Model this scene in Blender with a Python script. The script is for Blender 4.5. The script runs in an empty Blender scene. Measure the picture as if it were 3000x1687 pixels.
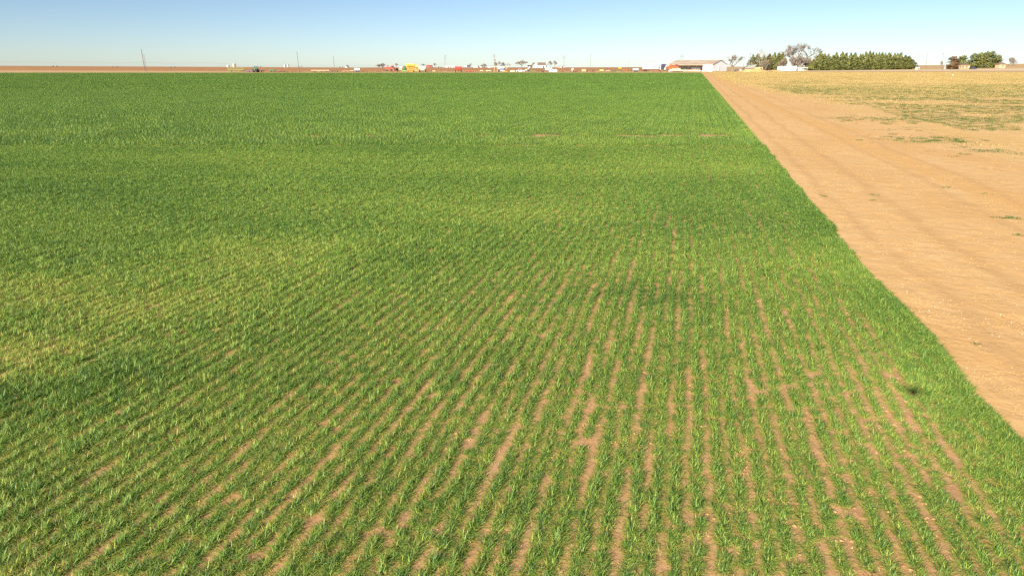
import bpy, bmesh, math, random
import numpy as np
from mathutils import Vector, Matrix, Quaternion
random.seed(7)
RNG = np.random.default_rng(11)
S = bpy.context.scene
COL = S.collection

# ------------------------------------------------------------------ camera, sky, sun, exposure
H = 4.7                                   # the drone camera's height
TH = math.atan(656 / 2000)                # downward pitch
CT, ST = math.cos(TH), math.sin(TH)
cam_d = bpy.data.cameras.new("camera"); cam = bpy.data.objects.new("camera", cam_d); COL.objects.link(cam)
cam.location = (0, 0, H); cam.rotation_euler = (math.pi / 2 - TH, 0, 0)
cam_d.sensor_width = 36; cam_d.lens = 24; cam_d.clip_start = 0.05; cam_d.clip_end = 9000
S.camera = cam
S.render.resolution_x = 1024; S.render.resolution_y = 575

fwd = Vector((0, CT, -ST)); up = Vector((0, ST, CT)); right = Vector((1, 0, 0))
light_dir = (right * ((2676 - 1500) / 2000) - up * ((1147 - 843) / 2000) + fwd).normalized()
sun_el = math.asin(-light_dir.z); sun_az = math.atan2(-light_dir.x, -light_dir.y)
world = bpy.data.worlds.new("World"); S.world = world; world.use_nodes = True
wn = world.node_tree.nodes; wl = world.node_tree.links
sky = wn.new('ShaderNodeTexSky'); sky.sky_type = 'NISHITA'; sky.sun_disc = False
sky.sun_elevation = sun_el; sky.sun_rotation = sun_az
sky.air_density = 0.7; sky.dust_density = 0.38; sky.ozone_density = 2.1; sky.altitude = 900
wl.new(sky.outputs[0], wn['Background'].inputs[0]); wn['Background'].inputs[1].default_value = 0.05
sun_d = bpy.data.lights.new("sun", 'SUN'); sun_d.energy = 5.0; sun_d.angle = math.radians(0.53); sun_d.color = (1, .93, .82)
sun = bpy.data.objects.new("sun", sun_d); COL.objects.link(sun)
sun.rotation_euler = light_dir.to_track_quat('-Z', 'Y').to_euler()
vs = S.view_settings; vs.view_transform = 'Standard'; vs.look = 'None'; vs.gamma = 1; vs.use_curve_mapping = False
vs.exposure = 1.27
S.cycles.use_denoising = False
S.cycles.max_bounces = 5; S.cycles.diffuse_bounces = 2; S.cycles.transmission_bounces = 3; S.cycles.glossy_bounces = 2; S.cycles.transparent_max_bounces = 4

# ------------------------------------------------------------------ terrain shape and field directions
PSI = math.radians(14.2); CP, SP = math.cos(PSI), math.sin(PSI)
EDGE = 4.38
HZ = [(-2500, 190), (-500, 191), (0, 193), (500, 195.5), (1000, 198), (1750, 197.5), (2300, 195), (2700, 191.5), (3000, 187), (5500, 184)]
def height(x, y):
    """Terrain height; flat as far as the field's end, then it swells gently, most of all at the right."""
    x = np.asarray(x, float); y = np.asarray(y, float)
    px = 1500 + 2105 * x / np.maximum(y, 1)
    yc = np.interp(px, [a for a, b in HZ], [b for a, b in HZ])
    zc = H - 1000 * (yc - 187) / 2215
    s = np.clip((y - 430) / 130, 0, 1); s = s * s * (3 - 2 * s)
    return zc * s - np.clip(y - 1000, 0, None) * .0075
def h(x, y): return float(height(x, y))
def X(px, Y): return (px - 1500) / 2000 * (Y * CT + H * ST)
def P(px, Y, dz=0):
    x = X(px, Y); return Vector((x, Y, h(x, Y) + dz))
def mpp(Y): return (Y * CT + H * ST) / 2000         # metres per photo pixel across
def wt(w, t): return (w * CP + t * SP, -w * SP + t * CP)

def vnoise(x, y, seed=0):
    """smooth 2-D value noise 0..1"""
    x = np.asarray(x, float); y = np.asarray(y, float)
    xi = np.floor(x).astype(np.int64); yi = np.floor(y).astype(np.int64); fx = x - xi; fy = y - yi
    fx = fx * fx * (3 - 2 * fx); fy = fy * fy * (3 - 2 * fy)
    def hsh(a, b):
        n = (a * 374761393 + b * 668265263 + seed * 974634777) & 0xFFFFFFFF
        n = ((n ^ (n >> 13)) * 1274126177) & 0xFFFFFFFF
        return ((n ^ (n >> 16)) & 0xFFFF) / 65535.0
    return (hsh(xi, yi) * (1 - fx) + hsh(xi + 1, yi) * fx) * (1 - fy) + (hsh(xi, yi + 1) * (1 - fx) + hsh(xi + 1, yi + 1) * fx) * fy
def fbm(x, y, seed=0, o=3):
    return sum(vnoise(x * 2 ** i, y * 2 ** i, seed + i) / 2 ** i for i in range(o)) / sum(1 / 2 ** i for i in range(o))

# ------------------------------------------------------------------ materials
def new_mat(name):
    m = bpy.data.materials.new(name); m.use_nodes = True
    nt = m.node_tree; return m, nt, nt.nodes['Principled BSDF']
def N(nt, typ, **kw):
    n = nt.nodes.new(typ)
    for k, v in kw.items(): setattr(n, k, v)
    return n
def noise_node(nt, vec, scale, detail=3, rough=.55):
    n = N(nt, 'ShaderNodeTexNoise'); n.inputs['Scale'].default_value = scale; n.inputs['Detail'].default_value = detail
    n.inputs['Roughness'].default_value = rough; nt.links.new(vec, n.inputs['Vector']); return n.outputs['Fac']
def ramp(nt, fac, stops):
    r = N(nt, 'ShaderNodeValToRGB'); e = r.color_ramp.elements
    while len(e) < len(stops): e.new(.5)
    for i, (p, c) in enumerate(stops):
        e[i].position = p; e[i].color = (c, c, c, 1) if isinstance(c, (int, float)) else (*c, 1)
    nt.links.new(fac, r.inputs[0]); return r.outputs[0]
def mixc(nt, fac, a, b, mode='MIX'):
    m = N(nt, 'ShaderNodeMix', data_type='RGBA', blend_type=mode)
    for sock, v in ((m.inputs[0], fac), (m.inputs[6], a), (m.inputs[7], b)):
        if isinstance(v, tuple): sock.default_value = (*v, 1)
        elif isinstance(v, (int, float)): sock.default_value = v
        else: nt.links.new(v, sock)
    return m.outputs[2]
def math_n(nt, op, a, b=None, c=None, clamp=False):
    m = N(nt, 'ShaderNodeMath', operation=op); m.use_clamp = clamp
    for i, v in enumerate((a, b, c)):
        if v is None: continue
        if isinstance(v, (int, float)): m.inputs[i].default_value = v
        else: nt.links.new(v, m.inputs[i])
    return m.outputs[0]
def world_pos(nt, stretch=None, rotz=0):
    g = N(nt, 'ShaderNodeNewGeometry')
    if stretch is None and not rotz: return g.outputs['Position']
    mp = N(nt, 'ShaderNodeMapping'); mp.inputs['Rotation'].default_value = (0, 0, rotz); mp.inputs['Scale'].default_value = stretch or (1, 1, 1)
    nt.links.new(g.outputs['Position'], mp.inputs['Vector']); return mp.outputs[0]
def bump(nt, bsdf, fac, strength, dist):
    b = N(nt, 'ShaderNodeBump'); b.inputs['Strength'].default_value = strength; b.inputs['Distance'].default_value = dist
    nt.links.new(fac, b.inputs['Height']); nt.links.new(b.outputs[0], bsdf.inputs['Normal'])

def paint(name, rgb, rough=.55, wear=.25, metal=0, scale=1.2, dirt=(.33, .21, .12)):
    """painted or plain surface with uneven colour and a little dust"""
    m, nt, b = new_mat(name)
    tc = N(nt, 'ShaderNodeTexCoord').outputs['Object']
    n = noise_node(nt, tc, scale, 5, .65)
    f = ramp(nt, n, [(.42, 0), (.75, wear)])
    n2 = noise_node(nt, tc, scale * 6, 3)
    c1 = mixc(nt, n2, tuple(c * .8 for c in rgb), tuple(min(1, c * 1.15) for c in rgb))
    nt.links.new(mixc(nt, f, c1, dirt), b.inputs['Base Color'])
    b.inputs['Roughness'].default_value = rough; b.inputs['Metallic'].default_value = metal
    return m
M = {}
M['jd_green'] = paint('green_paint', (.03, .14, .035), .45, .2)
M['lime'] = paint('faded_green_paint', (.13, .25, .04), .6, .4)
M['yellow'] = paint('yellow_paint', (.62, .36, .02), .5, .25)
M['pale_yellow'] = paint('pale_yellow_paint', (.55, .42, .12), .6, .3)
M['red'] = paint('red_paint', (.42, .05, .035), .5, .25)
M['rust_red'] = paint('faded_red_paint', (.3, .065, .04), .7, .35)
M['orange'] = paint('orange_red_paint', (.55, .11, .03), .55, .2)
M['tan'] = paint('tan_paint', (.5, .33, .17), .6, .3)
M['cream'] = paint('cream_paint', (.6, .5, .32), .6, .25)
M['white'] = paint('white_paint', (.72, .7, .68), .5, .15)
M['mint'] = paint('pale_green_paint', (.55, .62, .42), .55, .2)
M['blue'] = paint('blue_paint', (.03, .07, .22), .5, .3)
M['navy'] = paint('dark_blue_paint', (.02, .025, .07), .5, .2)
M['black'] = paint('black_rubber', (.02, .02, .022), .85, .3)
M['dark'] = paint('dark_steel', (.06, .045, .04), .7, .4)
M['rust'] = paint('rusty_steel', (.2, .09, .045), .85, .5)
M['galv'] = paint('galvanised_steel', (.42, .43, .44), .5, .1, .3)
M['farsteel'] = paint('weathered_galvanised_steel', (.17, .18, .19), .7, .1)
M['wood'] = paint('weathered_wood', (.14, .1, .08), .9, .3)
M['greywood'] = paint('grey_weathered_wood', (.14, .125, .11), .9, .3)
M['roofbrown'] = paint('brown_shingles', (.17, .11, .08), .9, .2, scale=.6)
M['adobe'] = paint('tan_brick', (.5, .34, .18), .9, .3)
M['pinkboard'] = paint('faded_boards', (.5, .33, .24), .9, .4)
M['greyroof'] = paint('grey_tin', (.3, .31, .27), .6, .35)
M['bark'] = paint('bark', (.19, .16, .13), .95, .2)
M['palebark'] = paint('pale_dead_bark', (.32, .27, .21), .95, .2)
M['plastic'] = paint('drone_shell', (.2, .2, .21), .5, 0)
m, nt, b = new_mat('glass'); b.inputs['Base Color'].default_value = (.03, .045, .05, 1); b.inputs['Roughness'].default_value = .08; M['glass'] = m
m, nt, b = new_mat('green_glass'); b.inputs['Base Color'].default_value = (.06, .14, .1, 1); b.inputs['Roughness'].default_value = .1; M['gglass'] = m

def tin(name, rgb, rust=(.3, .12, .05), amount=(.5, .7), axis='X', pitch=.5):
    m, nt, b = new_mat(name); tc = N(nt, 'ShaderNodeTexCoord').outputs['Object']
    mp = N(nt, 'ShaderNodeMapping'); mp.inputs['Scale'].default_value = (.12, .6, .25); nt.links.new(tc, mp.inputs[0])
    n = noise_node(nt, mp.outputs[0], 1.1, 5, .6); f = ramp(nt, n, [(amount[0], 0), (amount[1], 1)])
    n2 = noise_node(nt, tc, 1.5, 3); c1 = mixc(nt, n2, tuple(c * .85 for c in rgb), tuple(c * 1.1 for c in rgb))
    nt.links.new(mixc(nt, f, c1, rust), b.inputs['Base Color']); b.inputs['Roughness'].default_value = .55
    wv = N(nt, 'ShaderNodeTexWave', bands_direction=axis); wv.inputs['Scale'].default_value = .8 / pitch; nt.links.new(tc, wv.inputs['Vector'])
    bump(nt, b, wv.outputs['Fac'], .5, .03); return m
M['rooftin'] = tin('rusty_roof_sheets', (.42, .35, .25), (.31, .205, .15), (.42, .62))
M['walltin'] = tin('white_wall_sheets', (.8, .81, .83), (.42, .3, .2), (.62, .8))

# soils: real base colours of sand and dirt, with tracks, clods and damp spots
def soil(name, light, dark, orange, track=0.0, scl=1.0):
    m, nt, b = new_mat(name); p = world_pos(nt)
    big = ramp(nt, noise_node(nt, world_pos(nt, (1, .35, 1), PSI), .28 * scl, 4, .6), [(.35, 0), (.68, 1)])
    c = mixc(nt, big, light, orange)
    fine = noise_node(nt, p, 3.2 * scl, 6, .7)
    c = mixc(nt, ramp(nt, fine, [(.4, 0), (.72, .8)]), c, dark)
    med = noise_node(nt, world_pos(nt, (1, 2.2, 1), .25), 1.1 * scl, 5, .62)
    c = mixc(nt, ramp(nt, med, [(.48, 0), (.66, .9)]), c, orange)
    grit = noise_node(nt, p, 21, 4, .75)
    c = mixc(nt, ramp(nt, grit, [(.55, 0), (.8, .5)]), c, (.62, .5, .36))
    if track:
        sep = N(nt, 'ShaderNodeSeparateXYZ'); nt.links.new(world_pos(nt, (1, 1, 1), PSI), sep.inputs[0])
        W, T = sep.outputs[0], sep.outputs[1]
        wob = noise_node(nt, world_pos(nt, (.02, .02, .02)), 1, 2)
        # the worn track bends away to the right as it comes nearer
        cen = math_n(nt, 'ADD', math_n(nt, 'DIVIDE', 110.0, math_n(nt, 'ADD', T, 5.0)), 8.2)
        cen = math_n(nt, 'ADD', cen, math_n(nt, 'MULTIPLY', math_n(nt, 'SUBTRACT', wob, .5), 3.0))
        d = math_n(nt, 'ABSOLUTE', math_n(nt, 'SUBTRACT', W, cen))
        ragged = math_n(nt, 'MULTIPLY', noise_node(nt, p, .8, 3), 1.2)
        f = ramp(nt, math_n(nt, 'SUBTRACT', d, ragged), [(.0, .9), (.55, 0)])
        c = mixc(nt, f, c, orange)
        for off, wd in ((6.1, .16), (7.9, .2), (10.4, .14), (12.2, .16)):
            d2 = math_n(nt, 'ABSOLUTE', math_n(nt, 'SUBTRACT', math_n(nt, 'ADD', W, math_n(nt, 'MULTIPLY', noise_node(nt, p, .12, 2), 1.4)), off))
            f2 = ramp(nt, math_n(nt, 'ADD', math_n(nt, 'MULTIPLY', d2, 1.0), math_n(nt, 'MULTIPLY', noise_node(nt, p, 1.1, 3), .35)), [(wd, .65), (wd + .35, 0)])
            c = mixc(nt, f2, c, dark)
    nt.links.new(c, b.inputs['Base Color']); b.inputs['Roughness'].default_value = .95; b.inputs['Specular IOR Level'].default_value = .15
    hh = math_n(nt, 'ADD', math_n(nt, 'MULTIPLY', noise_node(nt, p, .9, 4, .55), .8), math_n(nt, 'MULTIPLY', noise_node(nt, p, 6, 3, .6), .2))
    bump(nt, b, hh, .42, .16); return m
M['soil'] = soil('field_soil', (.52, .31, .15), (.3, .155, .075), (.46, .25, .11))
M['sand'] = soil('sandy_dirt', (.63, .405, .185), (.48, .28, .115), (.56, .325, .12), track=1)
M['stubble'] = soil('dry_field_soil', (.62, .4, .18), (.48, .29, .11), (.56, .35, .12))
M['verge'] = soil('dry_verge', (.5, .36, .18), (.33, .2, .1), (.44, .27, .12), scl=.3)
M['plough'] = soil('ploughed_soil', (.36, .18, .075), (.25, .12, .05), (.4, .2, .075), scl=.25)
M['road'] = soil('caliche_road', (.58, .46, .32), (.45, .33, .21), (.52, .39, .25), scl=.3)

# plants: leaf colour from the blade's own value plus slow changes across the field
def leaf_mat(name, stops, macro=.35, transl=.22, scale=.16, tint_attr=True):
    m, nt, b = new_mat(name)
    a = N(nt, 'ShaderNodeAttribute'); a.attribute_name = 'shade'
    v = a.outputs['Fac']
    if tint_attr:
        t = N(nt, 'ShaderNodeAttribute', attribute_type='INSTANCER'); t.attribute_name = 'tint'
        v = math_n(nt, 'ADD', v, t.outputs['Fac'], clamp=True)
    n = noise_node(nt, world_pos(nt, (1, .45, 1), PSI), scale, 4, .6)
    v = math_n(nt, 'ADD', v, math_n(nt, 'MULTIPLY', math_n(nt, 'SUBTRACT', n, .5), macro), clamp=True)
    c = ramp(nt, v, stops)
    nt.links.new(c, b.inputs['Base Color']); b.inputs['Roughness'].default_value = .5; b.inputs['Specular IOR Level'].default_value = .35
    tr = N(nt, 'ShaderNodeBsdfTranslucent'); nt.links.new(c, tr.inputs[0])
    mx = N(nt, 'ShaderNodeMixShader'); mx.inputs[0].default_value = transl
    nt.links.new(b.outputs[0], mx.inputs[1]); nt.links.new(tr.outputs[0], mx.inputs[2])
    nt.links.new(mx.outputs[0], nt.nodes['Material Output'].inputs['Surface']); return m
WSTOPS = [(0, (.045, .1, .023)), (.2, (.1, .215, .034)), (.45, (.225, .375, .056)), (.7, (.48, .52, .095)), (.86, (.55, .45, .1)), (1, (.66, .5, .2))]
M['wheat'] = leaf_mat('wheat_leaf', WSTOPS, .13)
M['weed'] = leaf_mat('weed_leaf', [(0, (.03, .085, .015)), (.6, (.07, .16, .03)), (1, (.2, .24, .06))], .3)
M['drygrass'] = leaf_mat('dry_grass_leaf', [(0, (.22, .2, .065)), (.35, (.42, .32, .11)), (1, (.6, .42, .19))], .6, .15, .05)
M['straw'] = leaf_mat('straw', [(0, (.4, .28, .14)), (1, (.85, .74, .52))], .1, .1)
M['cedar'] = leaf_mat('cedar_foliage', [(0, (.04, .052, .014)), (.5, (.13, .14, .032)), (1, (.27, .23, .06))], .3, .15, .2, False)
M['olive'] = leaf_mat('olive_foliage', [(0, (.06, .06, .025)), (.5, (.14, .13, .045)), (1, (.25, .2, .08))], .3, .15, .2, False)
M['redleaf'] = leaf_mat('reddish_foliage', [(0, (.06, .05, .02)), (.5, (.14, .08, .035)), (1, (.25, .13, .05))], .3, .15, .2, False)
M['twigs'] = leaf_mat('bare_twigs', [(0, (.17, .14, .12)), (1, (.36, .3, .25))], .2, 0, .2, False)
M['palewood'] = leaf_mat('dry_brush', [(0, (.16, .12, .075)), (1, (.36, .28, .18))], .2, 0, .2, False)

# ------------------------------------------------------------------ object helpers
def tag(o, label=None, cat=None, group=None, kind=None):
    for k, v in (('label', label), ('category', cat), ('group', group), ('kind', kind)):
        if v: o[k] = v
    return o
def link_mesh(name, verts, faces, mat, parent=None, shade=None):
    me = bpy.data.meshes.new(name); me.from_pydata(verts, [], faces); me.update()
    if mat: me.materials.append(mat)
    if shade is not None:
        at = me.attributes.new('shade', 'FLOAT', 'FACE'); at.data.foreach_set('value', np.asarray(shade, np.float32))
    o = bpy.data.objects.new(name, me); COL.objects.link(o)
    if parent: o.parent = parent
    return o
def empty(name, loc, rz=0, scale=None):
    o = bpy.data.objects.new(name, None); COL.objects.link(o); o.location = loc; o.rotation_euler.z = rz
    o.empty_display_size = .3
    if scale: o.scale = (scale,) * 3
    return o
class MB:
    """collects shapes that become ONE mesh"""
    def __init__(s): s.v = []; s.f = []; s.sh = None
    def add(s, vs, fs):
        n = len(s.v); s.v += [tuple(v) for v in vs]; s.f += [tuple(i + n for i in f) for f in fs]; return s
    def box(s, x0, x1, y0, y1, z0, z1):
        return s.add([(x0, y0, z0), (x1, y0, z0), (x1, y1, z0), (x0, y1, z0), (x0, y0, z1), (x1, y0, z1), (x1, y1, z1), (x0, y1, z1)],
                     [(0, 3, 2, 1), (4, 5, 6, 7), (0, 1, 5, 4), (1, 2, 6, 5), (2, 3, 7, 6), (3, 0, 4, 7)])
    def cbox(s, cx, cy, cz, sx, sy, sz): return s.box(cx - sx / 2, cx + sx / 2, cy - sy / 2, cy + sy / 2, cz - sz / 2, cz + sz / 2)
    def frustum(s, r0, z0, r1, z1):
        """r = (x0,x1,y0,y1) at two heights"""
        a, b = r0, r1
        return s.add([(a[0], a[2], z0), (a[1], a[2], z0), (a[1], a[3], z0), (a[0], a[3], z0), (b[0], b[2], z1), (b[1], b[2], z1), (b[1], b[3], z1), (b[0], b[3], z1)],
                     [(0, 3, 2, 1), (4, 5, 6, 7), (0, 1, 5, 4), (1, 2, 6, 5), (2, 3, 7, 6), (3, 0, 4, 7)])
    def tube(s, a, b, r0, r1=None, n=6, caps=True):
        a = Vector(a); b = Vector(b); r1 = r0 if r1 is None else r1
        d = (b - a); q = d.to_track_quat('Z', 'Y') if d.length > 1e-6 else Quaternion()
        vs = []
        for p, r in ((a, r0), (b, r1)):
            for i in range(n):
                t = 2 * math.pi * (i + .5) / n; vs.append(p + q @ Vector((r * math.cos(t), r * math.sin(t), 0)))
        fs = [(i, (i + 1) % n, n + (i + 1) % n, n + i) for i in range(n)]
        if caps: fs += [tuple(range(n - 1, -1, -1)), tuple(range(n, 2 * n))]
        return s.add(vs, fs)
    def prism(s, prof, y0, y1):
        """outline in x,z pushed from y0 to y1"""
        n = len(prof); vs = [(x, y0, z) for x, z in prof] + [(x, y1, z) for x, z in prof]
        fs = [tuple(range(n)), tuple(range(2 * n - 1, n - 1, -1))] + [(i, n + i, n + (i + 1) % n, (i + 1) % n) for i in range(n)]
        return s.add(vs, fs)
    def prismx(s, prof, x0, x1):
        n = len(prof); vs = [(x0, y, z) for y, z in prof] + [(x1, y, z) for y, z in prof]
        fs = [tuple(range(n - 1, -1, -1)), tuple(range(n, 2 * n))] + [((i + 1) % n, n + (i + 1) % n, n + i, i) for i in range(n)]
        return s.add(vs, fs)
    def lathe(s, prof, c=(0, 0, 0), axis='Z', n=14):
        """prof = (radius, along) pairs"""
        vs = []; c = Vector(c)
        for r, a in prof:
            for i in range(n):
                t = 2 * math.pi * i / n; u, v = r * math.cos(t), r * math.sin(t)
                vs.append(c + Vector({'Z': (u, v, a), 'X': (a, u, v), 'Y': (u, a, v)}[axis]))
        k = len(prof); fs = [(j * n + i, j * n + (i + 1) % n, (j + 1) * n + (i + 1) % n, (j + 1) * n + i) for j in range(k - 1) for i in range(n)]
        fs += [tuple(range(n - 1, -1, -1)), tuple(range((k - 1) * n, k * n))]
        return s.add(vs, fs)
    def build(s, name, mat, parent=None, label=None):
        o = link_mesh(name, s.v, s.f, M[mat] if isinstance(mat, str) else mat, parent)
        bm = bmesh.new(); bm.from_mesh(o.data); bmesh.ops.recalc_face_normals(bm, faces=bm.faces); bm.to_mesh(o.data); bm.free()
        if label: o['label'] = label
        return o
def copy_tree(o, parent=None):
    c = o.copy(); COL.objects.link(c)
    if parent: c.parent = parent; c.matrix_parent_inverse = o.matrix_parent_inverse.copy()
    for ch in [x for x in bpy.data.objects if x.parent is o]: copy_tree(ch, c)
    return c

# ------------------------------------------------------------------ the ground
def grid_sheet(name, mat, xs_of_row, ys, dz, kind='structure'):
    """a sheet that follows the terrain; one row of points per y"""
    V = []; F = []; n = None
    for y in ys:
        xs = xs_of_row(y); n = len(xs); V += [(x, y, h(x, y) + dz) for x in xs]
    for j in range(len(ys) - 1):
        for i in range(n - 1): F.append((j * n + i, j * n + i + 1, (j + 1) * n + i + 1, (j + 1) * n + i))
    o = link_mesh(name, V, F, mat); o['kind'] = kind
    for p in o.data.polygons: p.use_smooth = True
    return o
# near ground: flat as far as y = 430
grid_sheet('ground', M['verge'], lambda y: [-900, -300, 0, 300, 900], [-120, 0, 120, 260, 430], 0)
def edge_w(t):
    """the field's ragged right-hand edge"""
    return EDGE + .26 * np.clip(1.3 - np.asarray(t) / 30, .25, 1) * (fbm(t / 6.0, 3.3, 5, 3) - .5) * 2 * .8 + .18 * (vnoise(t / 1.3, 9.1, 8) - .5)
ts = np.concatenate([np.arange(-14, 60, .5), np.arange(60, 400, 4)])
def strip(name, mat, wl_, wr_, ts, dz, yend=None):
    V = []; F = []
    for t in ts:
        for w in (wl_(t), wr_(t)):
            x, y = wt(w, t)
            if yend and y > yend:
                x -= (y - yend) * SP / CP; y = yend
            V.append((x, y, dz))
    for j in range(len(ts) - 1): F.append((2 * j, 2 * j + 1, 2 * j + 3, 2 * j + 2))
    o = link_mesh(name, V, F, mat); o['kind'] = 'structure'; return o
FIELD_END = 386
tl = list(np.arange(-14, 60, .5)) + list(np.arange(60, 700, 4))
strip('wheat_field_soil', M['soil'], lambda t: -650, edge_w, tl, .004, FIELD_END)
road_r = lambda t: 18.5 + 5 * (float(fbm(t / 22.0, 7.7, 21, 3)) - .5) - min(7, max(0, (t - 60) * .05))
strip('dirt_strip', M['sand'], lambda t: float(edge_w(t)) - .6, road_r, tl, .008, 425)
strip('dry_field_soil', M['stubble'], lambda t: road_r(t) - 2.0, lambda t: 700, tl, .0125, 425)
# far ground, cut into regions that share one grid so nothing overlaps
ys = [430, 436, 442, 450, 458, 466, 474, 482, 490, 500, 512, 526, 540, 560, 600, 680, 780, 880, 940, 1000, 1060, 1200, 1600, 3000, 6000]
pxs = list(range(-2500, 5501, 100)); pxs = sorted(set(pxs + list(range(1500, 3000, 50))))
def far_x(px, y): return (px - 1500) / 2105 * y
regs = {}
for j in range(len(ys) - 1):
    for i in range(len(pxs) - 1):
        yc, pc = ys[j], (pxs[i] + pxs[i + 1]) / 2
        if yc >= 1000: r = 'far_plain' if pc < 2050 else 'far_pasture'
        elif pc < 2050: r = 'ploughed_field' if yc >= (474 if pc < 700 else 436 if pc < 1900 else 500) else 'dry_verge'
        elif 458 <= yc < 482 and pc > 2150: r = 'caliche_road'
        elif yc < 458: r = 'dry_verge'
        elif yc > 560: r = 'far_pasture'
        else: r = 'dry_verge'
        regs.setdefault(r, []).append((i, j))
RM = dict(far_pasture='verge', far_plain='plough', ploughed_field='plough', dry_verge='verge', caliche_road='road')
for r, cells in regs.items():
    V = []; idx = {}; F = []
    def vid(i, j):
        if (i, j) not in idx:
            x = far_x(pxs[i], ys[j]); idx[i, j] = len(V); V.append((x, ys[j], h(x, ys[j])))
        return idx[i, j]
    for i, j in cells: F.append((vid(i, j), vid(i + 1, j), vid(i + 1, j + 1), vid(i, j + 1)))
    o = link_mesh(r, V, F, M[RM[r]]); o['kind'] = 'structure'

# ------------------------------------------------------------------ instanced ground cover (nobody could count it)
TEMPL = {}
def blades_mesh(name, spec, mat, segs=3):
    """spec: arrays base x,y, azimuth, lean(rad), length, width, shade"""
    bx, by, az, lean, ln, wd, sh = [np.asarray(a, float) for a in spec]
    n = len(bx); V = np.zeros((n, 2 * segs + 1, 3)); 
    curl = RNG.uniform(.3, .9, n)
    tw = RNG.uniform(-.6, .6, n)
    px_, py_, pz_ = bx.copy(), by.copy(), np.full(n, -.01)
    a = lean * .35
    for k in range(segs + 1):
        f = k / segs; w = wd * (1 - f ** 1.6) * .5 * (0.75 + .5 * min(f * 3, .5))
        sx, sy = -np.sin(az + tw), np.cos(az + tw)
        if k < segs:
            V[:, 2 * k, 0] = px_ - sx * w; V[:, 2 * k, 1] = py_ - sy * w; V[:, 2 * k, 2] = pz_
            V[:, 2 * k + 1, 0] = px_ + sx * w; V[:, 2 * k + 1, 1] = py_ + sy * w; V[:, 2 * k + 1, 2] = pz_
        else:
            V[:, 2 * k, 0] = px_; V[:, 2 * k, 1] = py_; V[:, 2 * k, 2] = pz_
        a = lean * (.35 + .9 * (k + 1) / segs) + curl * .35 * (k + 1) / segs * lean
        st = ln / segs
        px_ = px_ + np.cos(az) * np.sin(a) * st; py_ = py_ + np.sin(az) * np.sin(a) * st; pz_ = np.maximum(pz_ + np.cos(a) * st, .004)
    m_ = 2 * segs + 1; base = np.arange(n) * m_
    F = []; S_ = []
    for i in range(n):
        o = int(base[i])
        for k in range(segs - 1): F.append((o + 2 * k, o + 2 * k + 1, o + 2 * k + 3, o + 2 * k + 2)); S_.append(sh[i])
        F.append((o + 2 * segs - 2, o + 2 * segs - 1, o + 2 * segs)); S_.append(sh[i])
    me = bpy.data.meshes.new(name); me.from_pydata(V.reshape(-1, 3).tolist(), [], F); me.materials.append(mat)
    at = me.attributes.new('shade', 'FLOAT', 'FACE'); at.data.foreach_set('value', np.asarray(S_, np.float32))
    me.update(); o = bpy.data.objects.new(name, me)       # a template only: never linked to the scene
    TEMPL[name] = o; return o
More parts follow.
